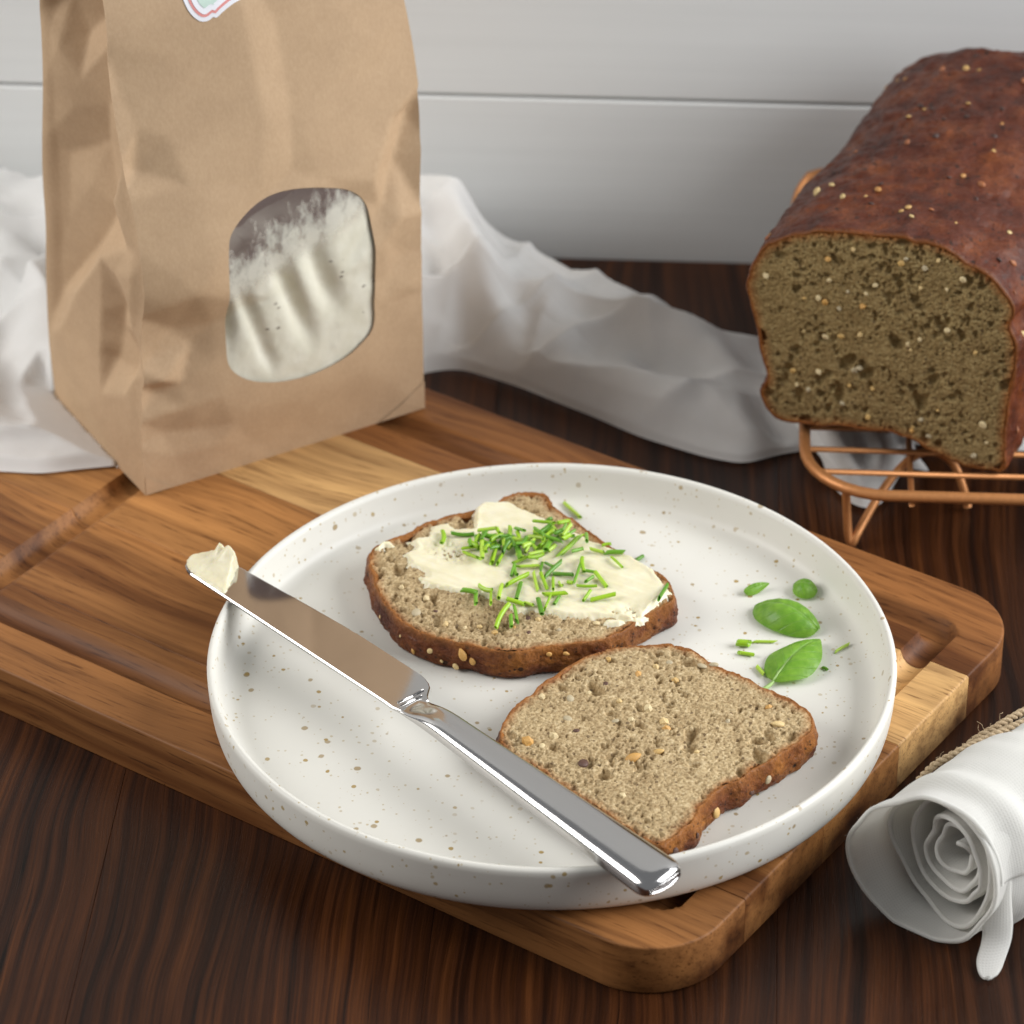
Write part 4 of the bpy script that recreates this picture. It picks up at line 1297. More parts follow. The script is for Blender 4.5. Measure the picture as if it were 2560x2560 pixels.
mm = 0.001
FRONT_CREASE = [(a * mm, b * mm, c * mm) for a, b, c in (
    (-2, -2, 0), (20, -2, 0), (60, -2, 0), (100, -2, 0), (134, -2, 0), (-2, 264, 0), (60, 264, -1.5), (134, 264, 0),
    # left edge, from the foot up
    (-2, 12, 0), (14, 15, 0.2), (34, 16, -1.6), (-2, 24, 0.4), (10, 27, 2.4), (26, 25, 1.2), (40, 24, -1.4), (-2, 36, 0), (18, 38, -0.6), (-2, 48, 0), (6, 47, 3.2), (17, 49, 0.6),
    (-2, 53, -0.6), (8, 54, -2.4), (30, 56, -1.0), (-2, 60, 0), (5, 63, 2.0), (22, 66, 3.0), (-2, 72, 0.5), (14, 74, 3.4), (32, 74, 1.2), (-2, 86, 0), (10, 90, -2.2), (22, 93, -3.2), (36, 86, -1.6), (-2, 98, -0.5), (16, 101, -2.6),
    (-2, 118, 0), (22, 120, -1.0), (-2, 138, 0), (5, 147, 3.6), (24, 138, -1.0), (-2, 152, -0.4), (20, 158, -0.4), (8, 164, 0.4), (-2, 172, 0), (3, 184, 1.2), (-2, 200, 0), (24, 190, -1.0),
    # middle, above the window
    (56, 130, -1.0), (60, 160, -2.2), (58, 195, -2.4), (55, 225, -2.0), (70, 132, 0.6), (73, 160, 0.4), (72, 195, 0.2), (82, 128, -0.5), (90, 160, 0), (95, 200, -0.6),
    # around the window
    (44, 30, -2.0), (70, 27, -2.4), (100, 30, -1.8), (34, 40, -1.8), (60, 80, -2.6), (90, 80, -2.6), (113, 60, -1.6), (112, 90, -1.8), (108, 118, -1.2), (85, 125, -0.8), (45, 120, -1.6),
    # right edge
    (134, 14, 0), (116, 18, -1.2), (134, 40, -0.4), (134, 58, 0), (124, 64, -1.8), (114, 70, -0.6), (134, 78, 0.2), (122, 80, 1.2), (134, 96, -0.6), (120, 98, -2.0), (112, 104, 1.6), (120, 122, 5.2), (127, 140, 5.6), (134, 152, 0.5), (134, 124, -0.6), (117, 140, 0.2), (122, 165, 0.6), (134, 180, 0), (110, 175, -0.8))]


def front_off(u, z):
    """how far the front panel lies behind its base line (+ = inwards)"""
    u = np.asarray(u, float)
    z = np.asarray(z, float)
    lean = 0.020 * sst(0.10, 0.235, z) + 0.022 * sst(0.20, 0.262, z)
    lf = 1 - sst(0.018, 0.048, u)
    # bulge whose lower half faces down on the left, softer on the right
    lf2 = 1 - sst(0.026, 0.060, u)
    bz = z - 0.099 + 0.10 * u
    bel = -0.0085 * np.exp(-(bz / np.where(bz > 0, 0.040, 0.017)) ** 2) * (0.22 + 0.85 * lf2) - 0.0028 * np.exp(-((z - 0.03) / 0.02) ** 2) * sst(0, 0.03, u) * sst(0, 0.03, BW - u)
    dent = 0.0026 * np.exp(-((z - 0.066) / 0.018) ** 2) * lf
    mid = -0.0035 * np.sin(np.pi * np.clip(u / BW, 0, 1)) * sst(0.0, 0.05, z)
    o = lean + 0.45 * bel + 0.3 * dent + mid
    shp = o.shape
    o = o + facets(np.ravel(u * np.ones(shp)), np.ravel(z * np.ones(shp)), FRONT_CREASE).reshape(shp)
    o += 0.0006 * fbm(u / 0.05, z / 0.05, 201, 2) * sst(0, 0.012, z)
    return o


def front_u(u, z):
    """sideways sway of the panel edges"""
    e = 0.0042 * sst(0.10, 0.15, z) - 0.004 * sst(0.16, 0.22, z)
    return u + e * (u / BW) + 0.0035 * sst(0.02, 0.07, z) * (1 - u / BW) * (1 - sst(0.13, 0.2, z)) + 0.0085 * sst(0.14, 0.25, z) * (1 - u / BW)


def fp(u, z, out=0.0):
    o = front_off(u, z) - out
    uu = front_u(u, z)
    return np.outer(uu, BD) + np.outer(o, BE) + np.outer(z, V3(0, 0, 1))


WIN = np.array([(0.0395, 0.1083), (0.0415, 0.1134), (0.0473, 0.1184), (0.0555, 0.1222), (0.0637, 0.1237), (0.0732, 0.1232), (0.0833, 0.121), (0.0934, 0.1175), (0.1, 0.1138), (0.105, 0.1085), (0.1074, 0.1026), (0.1085, 0.0933), (0.1089, 0.0799), (0.1088, 0.0693), (0.1080, 0.0610), (0.1081, 0.0528), (0.1063, 0.0473), (0.1014, 0.0434), (0.0933, 0.0393), (0.0827, 0.0372), (0.0722, 0.0367), (0.0592, 0.0384), (0.048, 0.0425), (0.0406, 0.0484), (0.0379, 0.0546), (0.0378, 0.067), (0.0389, 0.0825), (0.0388, 0.0956)])
WIN = WIN + np.array([[-0.0015, 0.0015]])
wo = catmull(WIN, 120)


def cdt(outer, hole, step, jit=0.25, seed=1):
    """triangulate between closed outlines; returns 2-D points and triangles"""
    g = np.random.default_rng(seed)
    lo, hi = outer.min(0), outer.max(0)
    X, Y = np.meshgrid(np.arange(lo[0], hi[0], step), np.arange(lo[1], hi[1], step))
    X = X + g.uniform(-jit, jit, X.shape) * step
    Y = Y + g.uniform(-jit, jit, Y.shape) * step
    ok = poly_sd(X, Y, outer) > step * 0.55
    if hole is not None:
        ok &= poly_sd(X, Y, hole) < -step * 0.55
    pts = np.concatenate([outer] + ([hole] if hole is not None else []) + [np.stack([X.ravel()[ok], Y.ravel()[ok]], 1)])
    n = len(outer)
    ed = [(i, (i + 1) % n) for i in range(n)]
    if hole is not None:
        h = len(hole)
        ed += [(n + i, n + (i + 1) % h) for i in range(h)]
    vv, _, ff, *_r2 = delaunay_2d_cdt([Vector(p) for p in pts], ed, [], 0, 1e-7)
    P = np.array([tuple(v) for v in vv])
    F = np.array([tuple(f) for f in ff])
    c = P[F].mean(1)
    k = poly_sd(c[:, 0], c[:, 1], outer) > 0
    if hole is not None:
        k &= poly_sd(c[:, 0], c[:, 1], hole) < 0
    return P, F[k].tolist()


zs = np.linspace(0, BHt, 150)
us = np.linspace(0, BW, 70)
rect = np.concatenate([np.stack([us, us * 0], 1)[:-1], np.stack([zs * 0 + BW, zs], 1)[:-1], np.stack([us[::-1], us * 0 + BHt], 1)[:-1], np.stack([zs * 0, zs[::-1]], 1)[:-1]])
P, F = cdt(rect, wo, 0.0018)
fr_o = mesh('front_panel', fp(P[:, 0], P[:, 1]), F, M_KRAFT, bag)
# side panels and back as grids between shared edges
fl = fp(np.zeros(150), zs)
frt = fp(np.full(150, BW), zs)


def back_pt(u, z):
    lean = -(0.0075 * sst(0.02, 0.12, z) + 0.013 * sst(0.10, 0.19, z) + 0.022 * sst(0.19, 0.262, z))
    return np.outer(u, BD) + np.outer(BDp + lean + 0.001 * vn(u / 0.03, z / 0.03, 230), BE) + np.outer(z, V3(0, 0, 1))


bl_ = back_pt(np.full(150, -0.0005), zs)
br_ = back_pt(np.full(150, BW), zs)
NV = 64


SIDE_CREASE = [  # (mm from the front edge, mm up, mm inwards)
    (-1, -2, 0), (30, -2, 0), (86, -2, 0), (-1, 20, 0), (12, 14, -1.0), (40, 22, -3.0), (86, 20, 0), (86, 32, 0), (70, 42, -2.0), (30, 34, -3.2), (-1, 38, 0), (12, 42, -1.6),
    (14, 50, 4.8), (28, 49, 4.2), (34, 54, -1.8), (6, 54, -0.4), (-1, 56, 0), (10, 62, 4.6), (24, 66, 5.4), (-1, 68, 0), (8, 74, 0.2), (20, 80, 4.4), (32, 72, -1.4), (-1, 84, 0), (10, 90, -2.0), (5, 104, -2.6), (12, 112, 0.6), (20, 98, -2.2), (-1, 116, 0),
    (50, 74, -2.6), (32, 100, -2.6), (14, 132, -2.0), (2, 148, -0.5),
    (76, 58, 4.0), (60, 84, 10.0), (42, 112, 13.5), (24, 142, 13.0), (12, 160, 9.0),
    (86, 62, 0), (86, 96, 0), (74, 96, 5.5), (86, 130, 0), (72, 128, 7.0), (58, 118, 8.0), (50, 140, 15.0), (66, 152, 5.5), (86, 158, 0), (44, 160, 13.0), (58, 168, 7.0), (30, 172, 19.0), (86, 178, 0), (70, 180, 2.0), (62, 186, 14.0), (40, 188, 17.0), (86, 192, 0.5), (72, 200, 10.0), (40, 204, 25.0), (40, 264, 36.0), (-1, 160, 0), (-1, 190, 0), (-1, 264, 0), (86, 230, 0), (86, 264, 0)]


def side(a, b, sign, seed):
    vs = []
    for j in range(NV):
        v = j / (NV - 1)
        base = a * (1 - v) + b * v
        w = v * (1 - v) * 4
        d = facets(np.full(150, v * 85.0), zs * 1000, SIDE_CREASE) * mm * min(1, 12 * v, 12 * (1 - v)) * (1.0 if sign < 0 else 0.6)
        d = d + 0.0005 * fbm(np.full(150, v * 2.2), zs / 0.035, seed, 3) * w
        vs.append(base + np.outer(d * -sign, BD))
    vs = np.concatenate(vs)
    f = grid_faces(NV, 150)
    return vs, (f if sign > 0 else [tuple(reversed(q)) for q in f])


v, f = side(fl, bl_, -1, 240)
mesh('side_gusset', v, f, M_KRAFT, bag)
v, f = side(frt, br_, 1, 250)
mesh('side_gusset', v, f, M_KRAFT, bag)
uu = np.linspace(-0.0005, BW, 40)
bv = np.concatenate([back_pt(np.full(150, u), zs) for u in uu])
mesh('back_panel', bv, grid_faces(40, 150), M_KRAFT, bag)
bot = [tuple(p + V3(0, 0, 0.0003)) for p in (fl[0], frt[0], br_[0], bl_[0])]
mesh('bottom_flap', bot, [(0, 3, 2, 1)], M_KRAFT, bag, False)
ft_, rt_ = fl[-1], frt[-1]
topv = [tuple(p) for p in (fl[-1], frt[-1], br_[-1], bl_[-1])]
mesh('folded_top', topv, [(0, 1, 2, 3)], M_KRAFT, bag, False)
# little turned-up triangles at the bottom corners
for (u0, u1, z1) in ((0.0, 0.012, 0.010), (BW, BW - 0.022, 0.014)):
    tri = np.array([(u0, 0.0005), (u1, 0.0007), (u0, z1), ((u0 + u1) / 2, z1 * 0.48)])
    P3 = fp(tri[:, 0], tri[:, 1], 0.0006)
    mesh('corner_fold', P3, [(0, 1, 3), (0, 3, 2)], M_KRAFT, bag, False)

big = catmull(np.mean(WIN, 0) + (WIN - np.mean(WIN, 0)) * 1.06, 120)
P, F = cdt(big, None, 0.0022, seed=3)
film = mesh('window_film', fp(P[:, 0], P[:, 1], -0.0005), F, M_FILM, bag, uv=P)
dq = P[:, 1] - (0.089 + 0.33 * (P[:, 0] - 0.038))
attr(film, 'haze', 0.12 + 0.88 * sst(-0.010, 0.0, dq))
attr(film, 'dust', np.where(dq > 0, 1.0 - dq / 0.026, 1.0 + dq / 0.016))
# flour: solid slab behind the film, with pressed folds
FW = catmull(np.mean(WIN, 0) + (WIN - np.mean(WIN, 0)) * 1.10, 160)
FW[:, 1] = np.minimum(FW[:, 1], 0.091 + 0.33 * (FW[:, 0] - 0.038) + 0.0012 * vn(FW[:, 0] / 0.004, FW[:, 0] * 0, 3))
P, F = cdt(FW, None, 0.0011, seed=4)
q_ = (P[:, 0] - 0.062) * 0.93 + (P[:, 1] - 0.08) * 0.30
fold = 0.0052 * np.exp(-((q_ - 0.0040) / 0.0042) ** 2) * sst(0.044, 0.072, P[:, 1]) + 0.0046 * np.exp(-((q_ - 0.0190) / 0.0048) ** 2) * sst(0.056, 0.080, P[:, 1]) + 0.0026 * np.exp(-((q_ + 0.015) / 0.0032) ** 2) * sst(0.040, 0.055, P[:, 1])
fold += 0.0046 * np.exp(-((P[:, 0] - 0.037) / 0.0034) ** 2) * np.exp(-((P[:, 1] - 0.074) / 0.012) ** 2)
fold += 0.0004 * np.abs(fbm(P[:, 0] / 0.012, P[:, 1] / 0.024, 300)) + 0.00012 * vn(P[:, 0] / 0.003, P[:, 1] / 0.003, 301)
edge_d = poly_sd(P[:, 0], P[:, 1], FW)
fold += 0.004 * np.exp(-np.maximum(edge_d, 0) / 0.0015) * sst(0.078, 0.09, P[:, 1])
fv = fp(P[:, 0], P[:, 1], -0.0012) + np.outer(fold, BE)
bv_ = fp(P[:, 0], P[:, 1], -0.0012) + np.outer(np.full(len(P), 0.030), BE)
nP = len(P)
ring = list(range(len(FW)))
ff = [tuple(t) for t in F] + [tuple(nP + i for i in reversed(t)) for t in F] + [(i, nP + i, nP + (i + 1) % len(FW), (i + 1) % len(FW)) for i in ring]
flour = mesh('flour', np.concatenate([fv, bv_]), ff, M_FLOUR)
flour.location = tuple(BA)
tag(flour, 'pale cream flour showing through the window of the paper bag', 'flour')

# sticker: rounded cloud outline, only its lower end is in view
st_o = np.array([[0.002, -0.0062]]) + catmull(np.array([(0.0300, 0.262), (0.0295, 0.238), (0.0300, 0.222), (0.0322, 0.2125), (0.0362, 0.2075), (0.0400, 0.2066), (0.0425, 0.2078), (0.0440, 0.2072), (0.0470, 0.2090), (0.0530, 0.2115), (0.0620, 0.2130), (0.080, 0.2140), (0.095, 0.215), (0.102, 0.222), (0.104, 0.24), (0.102, 0.262)]), 160)
sticker = bag
for k, (ins, mt, nm) in enumerate(((0.0, M_STWHITE, 'sticker'), (0.0018, M_STRED, 'sticker_outline'), (0.0029, M_STWHITE, 'sticker_ground'), (0.0052, M_STGREEN, 'sticker_centre'))):
    oo = st_o - normals2d(st_o) * ins
    P, F = cdt(oo, None, 0.0032, seed=6)
    so_ = mesh(nm, fp(P[:, 0], np.minimum(P[:, 1], BHt - 0.002), 0.0003 + 0.00015 * k), F, mt, sticker)
    sticker = so_ if k == 0 else sticker

# ------------------------------------------------------------------ white towel


def on_board(x, y):
    u = x * math.cos(BY) + y * math.sin(BY)
    v = -x * math.sin(BY) + y * math.cos(BY)
    return sd_round(u, v, U0, U1, V0, V1, CR)


ST = [  # x, front y, back y, height, crest position 0..1
    (-0.46, 0.150, 0.366, 0.050, 0.80), (-0.34, 0.144, 0.366, 0.052, 0.82), (-0.27, 0.139, 0.366, 0.052, 0.84), (-0.22, 0.138, 0.366, 0.052, 0.84), (-0.18, 0.150, 0.366, 0.052, 0.80),
    (-0.13, 0.215, 0.366, 0.054, 0.72), (-0.09, 0.246, 0.366, 0.056, 0.66), (-0.07, 0.262, 0.364, 0.052, 0.60), (-0.055, 0.266, 0.358, 0.043, 0.55), (-0.035, 0.255, 0.345, 0.037, 0.55), (-0.005, 0.238, 0.318, 0.033, 0.56),
    (0.025, 0.219, 0.298, 0.031, 0.58), (0.055, 0.203, 0.285, 0.029, 0.62), (0.072, 0.198, 0.281, 0.027, 0.64), (0.090, 0.208, 0.282, 0.022, 0.6), (0.115, 0.212, 0.284, 0.016, 0.55), (0.150, 0.214, 0.284, 0.011, 0.5), (0.20, 0.216, 0.284, 0.009, 0.5)]
ST = np.array(ST)
NX, NT = 420, 150
xs = np.linspace(ST[0, 0], ST[-1, 0], NX)
col_ = [np.interp(xs, ST[:, 0], ST[:, k]) for k in range(1, 5)]
ker = np.hanning(15)
ker /= ker.sum()
col_ = [np.convolve(np.pad(c, 7, 'edge'), ker, 'valid') for c in col_]
yf, yb, hh_, cr_ = col_
T_, XX = np.meshgrid(np.linspace(0, 1, NT), xs)
YF, YB, HH, CR_ = [c[:, None] for c in (yf, yb, hh_, cr_)]
tt = T_
up = np.clip(tt / CR_, 0, 1)
dn = np.clip((1 - tt) / (1 - CR_), 0, 1)
shape = np.where(tt < CR_, 0.10 * np.clip(up / 0.04, 0, 1) + 0.90 * np.sin(up * math.pi / 2) ** 1.15, np.sqrt(np.clip(1 - (1 - dn) ** 2, 0, 1)))
lw = sst(-0.05, -0.16, XX)
shape_l = np.where(tt < CR_, 0.10 * np.clip(up / 0.03, 0, 1) + 0.16 * sst(0.0, 0.35, up) + 0.74 * sst(0.30, 1.0, up), shape)
shape = shape * (1 - lw) + shape_l * lw
YY = YF + (YB - YF) * tt
ZZ = HH * shape
# folds: soft ridges running along and diagonally across the bundle
w1 = XX / 0.10 + 1.3 * vn(XX / 0.09, tt * 1.2, 400)
fo = 0.0055 * (1 - np.abs(np.sin(math.pi * (tt * 2.6 - XX / 0.16 + 0.5 * vn(XX / 0.07, tt * 2, 401))))) ** 1.6
fo += 0.0050 * np.sin(2 * math.pi * (XX / 0.075 + tt * 1.1 + 0.45 * vn(XX / 0.05, tt * 2.2, 402))) * np.sin(math.pi * tt) ** 0.8
fo += 0.0065 * (1 - np.abs(np.sin(math.pi * (XX / 0.062 + YY / 0.085 + 0.6 * vn(XX / 0.06, YY / 0.05, 411))))) ** 2.2 * (0.4 + 0.6 * sst(-0.02, -0.14, XX))
fo += 0.0045 * (1 - np.abs(np.sin(math.pi * (XX / 0.090 - YY / 0.050 + 0.7 * vn(XX / 0.05, YY / 0.06, 412))))) ** 2.6
fo += 0.0030 * fbm(XX / 0.030, YY / 0.026, 404, 3) + 0.0009 * fbm(XX / 0.011 + YY / 0.03, YY / 0.008, 413, 2)
env = np.clip(tt / 0.12, 0, 1) * np.clip((1 - tt) / 0.1, 0, 1)
ZZ = ZZ + fo * env * np.clip(HH / 0.035, 0.3, 1.2)
# named folds seen in the picture: the hanging loop right of the bag, diagonal crease towards the rack
ZZ = ZZ + 0.009 * np.exp(-((XX + 0.046 + 0.30 * (YY - 0.285)) / 0.0085) ** 2) * np.clip((tt - 0.03) * 5, 0, 1) * np.exp(-((tt - 0.35) / 0.35) ** 2)
ZZ = ZZ - 0.007 * np.exp(-((XX + 0.030 + 0.25 * (YY - 0.285)) / 0.009) ** 2) * np.exp(-((tt - 0.35) / 0.25) ** 2)
dl_ = (XX - 0.045) * 0.42 + (YY - 0.238) * 0.907
ZZ = ZZ - 0.0075 * np.exp(-(dl_ / 0.007) ** 2) * sst(0.015, 0.035, XX) * (1 - sst(0.078, 0.1, XX)) * env
ZZ = ZZ + 0.0050 * np.exp(-((dl_ + 0.012) / 0.007) ** 2) * sst(-0.01, 0.02, XX) * (1 - sst(0.078, 0.1, XX)) * env
YY = YY + 0.004 * vn(XX / 0.03, tt * 2, 405) * np.clip(1 - tt, 0, 1) * 0.8 - 0.0045 * np.sin(math.pi * np.clip(tt / 0.3, 0, 1)) * 0.9
gz = np.where(on_board(XX, YY) < 0.004, BT + 0.0008, 0.0008)
gz = np.where(on_board(XX, YY) < 0.010, np.maximum(gz, 0.0008 + BT * np.clip(1 - (on_board(XX, YY) - 0.004) / 0.006, 0, 1)), gz)
ZZ = np.maximum(ZZ, 0.0) + gz * np.clip(1 - 0.5 * tt, 0.4, 1)
ZZ = np.maximum(ZZ, gz + 0.0006)
# keep clear of the bag: cloth pressed aside under its foot
bu = (XX - BA[0]) * BD[0] + (YY - BA[1]) * BD[1]
bv2 = (XX - BA[0]) * BE[0] + (YY - BA[1]) * BE[1]
sdb = np.maximum(np.maximum(-bu, bu - BW), np.maximum(-bv2, bv2 - BDp))
zcap = np.where(sdb < 0.001, 0.0016, 0.0016 + np.maximum(sdb - 0.001, 0) * np.where(bu < 0, 0.42 + 5.5 * sst(BDp + 0.004, BDp + 0.04, bv2), 6))
ZZ = np.minimum(ZZ, np.maximum(gz + 0.0006, BT * 0 + gz + zcap))
inside = sdb < 0.0004
ZZ = np.where(inside, np.minimum(ZZ, BT - 0.004), ZZ)
tv = np.stack([XX, np.minimum(YY, WALL_Y - 0.002), ZZ], -1).reshape(-1, 3)
keepv = ~inside.reshape(-1)
tf = [q for q in grid_faces(NX, NT) if keepv[q[0]] or keepv[q[1]] or keepv[q[2]] or keepv[q[3]]]
JT = Join()
JT.add(tv, [tuple(reversed(q)) for q in tf])
# the loose end turned forward under the rack
nx2, ny2 = 60, 60
tl = []
for i in range(nx2):
    a = i / (nx2 - 1)
    for j in range(ny2):
        b = j / (ny2 - 1)
        x = 0.0865 + 0.050 * a + 0.012 * b * (0.35 - a) + 0.022 * b
        y = 0.236 - (0.070 * b) * (0.62 + 0.38 * math.sin(math.pi * min(a * 1.15 + .12, 1))) + 0.004 * vn(a * 4, b * 3, 420)
        z = 0.0012 + 0.019 * min(1, a * 7 + 0.12) ** 0.6 * min(1, (1 - a) * 3 + 0.1) * (1 - 0.45 * b) * min(1, (1 - b) * 7 + 0.1) + 0.0045 * (1 + math.sin(a * 21 + 2.5 * b + float(vn(a * 3, b * 2, 421)))) / 2 * min(1, (1 - b) * 6)
        tl.append((x - 0.004 * (1 - a), y, min(z, 0.0222)))
JT.add(tl, grid_faces(nx2, ny2))
towel = mesh('tea_towel', JT.v, JT.f, M_TOWEL)
tag(towel, 'rumpled white cotton tea towel lying behind the bag and under the rack', 'towel')

# ------------------------------------------------------------------ rolled napkin
NAx = V3(0.731, 0.682, 0)
NNx = V3(0.682, -0.731, 0)
NZ = V3(0, 0, 1)
NR = 0.0278
NO = NNx * 0.1700 + NAx * 0.0285                   # where the open end stands
napkin = empty('rolled_napkin', tuple(NO))
tag(napkin, 'white linen napkin rolled up and lying right of the cutting board', 'napkin')
TURNS = 5.2
NT_, NL = 640, 70
th = np.linspace(0, TURNS * 2 * math.pi, NT_)
kk = th / th[-1]
ends = 0.44 * math.pi                                # the outer edge finishes low on the right
phi = ends - (th[-1] - th)
rad = (0.0045 + (NR - 0.0045) * np.minimum(kk / 0.808, 1) ** 0.9 + 0.0013 * sst(0.808, 1, kk)) * (1 + (0.10 * np.sin(phi * 2 + 0.8) + 0.07 * np.sin(phi * 3 + th * 0.21)) * np.clip(0.808 - kk, 0, 1) ** 0.5 * 1.4)
lens = np.linspace(0, 1, NL) ** 1.35
vs, uvs = [], []
arc = np.concatenate([[0], np.cumsum(0.5 * (rad[1:] + rad[:-1]) * np.diff(th))])
for i in range(NT_):
    outer = sst(0.73, 0.83, kk[i])
    hem = 0.003 + 0.009 * math.cos(phi[i] - R(70))
    start = hem * outer + (1 - outer) * (0.0085 + 0.007 * (1 - kk[i])) + 0.0024 * float(vn(th[i] * 0.8, 0, 500)) * (1.2 - 0.5 * outer)
    for j in range(NL):
        a = lens[j]
        t = start + (0.190 - start) * a
        near = math.exp(-max(t, 0) / 0.018)
        r = rad[i]
        r += (0.0026 * float(vn(th[i] * 0.9, t / 0.03, 501)) + 0.0011 * float(vn(th[i] * 2.4, t / 0.014, 502))) * (0.25 + 0.75 * kk[i]) * (0.5 + 0.9 * near)
        r += outer * near * 0.0014 * (0.2 + math.sin(phi[i] * 2 + 0.6) * 0.8) - 0.0016 * outer * near
        # gathered where the twine is tied
        tie = math.exp(-((t - 0.105) / 0.035) ** 2)
        r *= 1 - 0.05 * tie
        for c_, k_, a_ in ((0.040, 0.016, 0.0015), (0.058, -0.014, 0.0012), (0.078, 0.020, 0.0014), (0.012, 0.006, -0.0010)):
            q_ = (t - c_ - k_ * math.sin(phi[i] + c_ * 40)) / 0.0055
            r += a_ * outer * (math.exp(-q_ * q_) - 0.8 * math.exp(-(q_ - 1.4) ** 2))
        r += 0.0013 * outer * math.exp(-((t - 0.022 - 0.010 * math.sin(phi[i])) / 0.004) ** 2) - 0.0011 * outer * math.exp(-((t - 0.030 - 0.012 * math.sin(phi[i])) / 0.005) ** 2)
        io = 1 - sst(0.45, 0.75, kk[i])
        r *= 1 + 0.055 * float(vn(math.cos(phi[i]) * 1.3 + 5, math.sin(phi[i]) * 1.3 + t / 0.045, 510)) + 0.035 * math.sin(2 * phi[i] + 1.1 + t * 20) + 0.03 * near * math.sin(3 * phi[i] + 0.4)
        n_ = r * math.sin(phi[i]) * 1.04 + 0.0030 * io
        z_ = NR * 0.955 + r * math.cos(phi[i]) * 0.95 + 0.0035 * io
        z_ = max(z_, 0.0009 + 0.0006 * (1 - kk[i]))
        vs.append(NAx * t + NNx * n_ + NZ * z_)
        uvs.append((arc[i], t))
nap = mesh('rolled_cloth', vs, grid_faces(NT_, NL), M_NAPKIN, napkin, uv=uvs)
so = nap.modifiers.new('thick', 'SOLIDIFY')
so.thickness = 0.0013
so.offset = 0
v, f = tube(np.array(vs).reshape(NT_, NL, 3)[:, 0], 0.00095, 8)
mesh('rolled_hem', v, f, M_NAPKIN, napkin)
# turned-down corner at the open end: a tongue of the hem hanging to the table
cv, cuv = [], []
P0 = catmull(np.array([NNx * 0.0240 + NAx * 0.0165 + NZ * 0.0340, NNx * 0.0250 + NAx * 0.0150 + NZ * 0.0240, NNx * 0.0262 + NAx * 0.0140 + NZ * 0.0150, NNx * 0.0280 + NAx * 0.0120 + NZ * 0.0075, NNx * 0.0310 + NAx * 0.0065 + NZ * 0.0035, NNx * 0.0365 + NAx * 0.0000 + NZ * 0.0020]), 40, False)
side_ = NAx * 0.77 + NNx * 0.60 + NZ * 0.12
side_ /= np.linalg.norm(side_)
for i in range(40):
    a = 1 - (1 - i / 39) ** 1.7
    wd = (0.0032 + 0.0022 * min(a * 2, 1)) * math.sqrt(max(1 - max(0, (a - 0.72) / 0.28) ** 2, 0.0)) + 0.00002
    for j in range(16):
        b = -1 + 2 * j / 15
        pa = np.array([np.interp(a * 39, np.arange(40), P0[:, k]) for k in range(3)])
        p = pa + side_ * wd * b + (NNx * 0.6 - NAx * 0.4) * 0.0022 * (1 - b * b) * min(1, wd / 0.005)
        cv.append(p)
        cuv.append((a * 0.04, b * 0.005))
fl_ = mesh('corner_tongue', cv, grid_faces(40, 16), M_NAPKIN, napkin, uv=cuv)
so = fl_.modifiers.new('thick', 'SOLIDIFY')
so.thickness = 0.0011
# fuzz along the hem and the upper silhouette
fz = Join()
g = np.random.default_rng(12)
VV = np.array(vs).reshape(NT_, NL, 3)
for _ in range(900):
    i = int(g.integers(int(NT_ * 0.80), NT_ - 2))
    j = 0 if g.random() < 0.5 else int(g.integers(1, 45))
    p = VV[i, j]
    d = g.normal(size=3) + (np.array([0, 0, 0.6]) if j else -NAx * 0.8)
    d /= np.linalg.norm(d)
    ln_ = g.uniform(.0006, .0016)
    pts = [p, p + d * ln_ * 0.5 + g.normal(size=3) * .0001, p + d * ln_ + g.normal(size=3) * .0003]
    v, f = tube(np.array(pts), 0.00003, 3, cap=False)
    fz.add(v, f)
fzo = mesh('linen_fuzz', fz.v, fz.f, M_NAPKIN, napkin)
fzo['kind'] = 'stuff'

# twine: two loops, each of two twisted plies, with loose fibres
twine = empty('jute_twine', tuple(NO + NAx * 0.09))
TO = np.array(twine.location)
tag(twine, 'frayed brown jute twine tied around the rolled napkin', 'twine')


def roll_pt(phi_deg, t, lift=0.0014):
    phi_deg = phi_deg - 9 if phi_deg > 20 else phi_deg
    lift = lift + 0.0016
    r = NR * (1 - 0.05 * math.exp(-((t - 0.105) / 0.035) ** 2)) + lift
    a = R(phi_deg)
    return NO + NAx * t - NNx * r * 1.04 * math.sin(a) + NZ * (NR * 0.955 + r * 0.95 * math.cos(a))


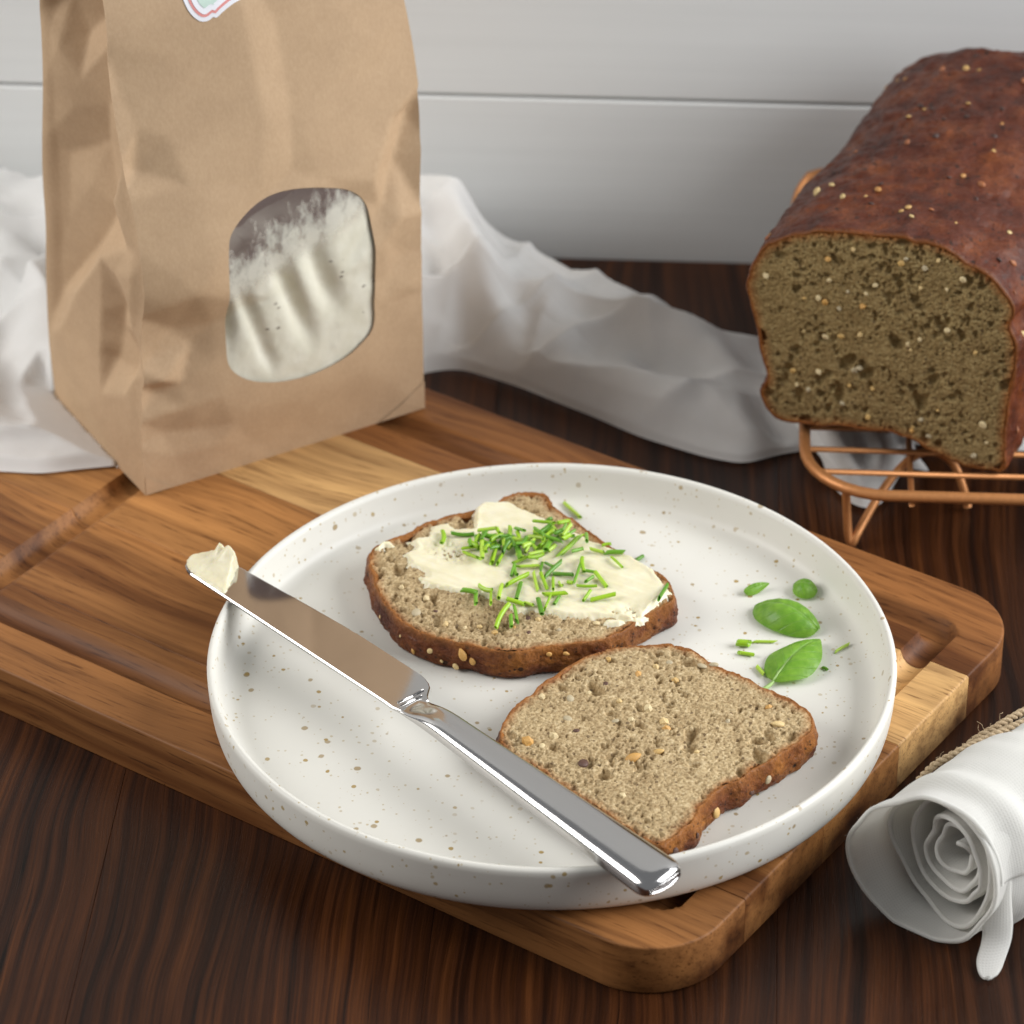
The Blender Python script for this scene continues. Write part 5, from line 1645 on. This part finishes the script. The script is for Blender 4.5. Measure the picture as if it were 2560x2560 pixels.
paths = [[roll_pt(a, t, l) for a, t, l in ((175, .022, -.002), (130, .024, .0012), (95, .027, .0016), (70, .032, .0018), (54, .041, .0020), (47, .054, .0020), (42, .068, .0018), (34, .082, .0018), (14, .100, .0016), (-30, .115, .0016), (-100, .13, .0016), (-170, .14, -.001))],
         [roll_pt(a, t, l) for a, t, l in ((175, .044, -.002), (130, .044, .0014), (90, .045, .0018), (62, .050, .0024), (54, .060, .0034), (52, .074, .0042), (50, .090, .0040), (38, .108, .0026), (0, .120, .0018), (-60, .132, .0016), (-120, .145, .0016), (-170, .15, -.001))]]
g = np.random.default_rng(3)
fib = Join()
for pth in paths:
    C = catmull(np.array(pth), 260, False)
    Tn = np.gradient(C, axis=0)
    Tn /= np.linalg.norm(Tn, axis=1)[:, None]
    N1 = np.cross(Tn, V3(0.3, -0.4, 0.85))
    N1 /= np.linalg.norm(N1, axis=1)[:, None]
    B1 = np.cross(Tn, N1)
    Lc = np.concatenate([[0], np.cumsum(np.linalg.norm(np.diff(C, axis=0), axis=1))])
    for ph in (0, math.pi):
        a = Lc / 0.0052 * 2 * math.pi + ph
        S_ = C + (N1 * np.cos(a)[:, None] + B1 * np.sin(a)[:, None]) * 0.00072
        rr_ = 0.00085 * (1 + 0.15 * vn(Lc / 0.002, Lc * 0 + ph, 600))
        v, f = tube(S_ - TO, rr_, 7)
        mesh('ply', v, f, M_TWINE, twine)
    for _ in range(150):
        i = int(g.integers(40, 215))
        d = g.normal(size=3)
        d -= Tn[i] * (d @ Tn[i]) * 0.3
        d /= np.linalg.norm(d)
        ln_ = g.uniform(.0015, .0045) if g.random() < 0.86 else g.uniform(.006, .011)
        p = C[i] + d * 0.0009
        pts = [p]
        dd = d + Tn[i] * g.normal() * 0.9
        for _k in range(5):
            dd = dd / np.linalg.norm(dd) + g.normal(size=3) * 0.55
            pts.append(pts[-1] + dd / np.linalg.norm(dd) * ln_ / 5)
        v, f = tube(np.array(pts) - TO, 0.00007 if ln_ < .005 else 0.00011, 4)
        fib.add(v, f)
fo_ = mesh('loose_fibre', fib.v, fib.f, M_TWINE, twine)
fo_['kind'] = 'stuff'

# ------------------------------------------------------------------ the plate stands on a tall foot: seat it and what lies on it
SEAT = Vector((0.0002, -0.0030, 0.0020))
for o in list(bpy.data.objects):
    if o.parent is None and o.name.split('.')[0] in ('plate', 'bread_slice', 'butter_spread', 'table_knife', 'butter_dab', 'chive_piece', 'basil_leaf'):
        o.location = Vector(o.location) + SEAT
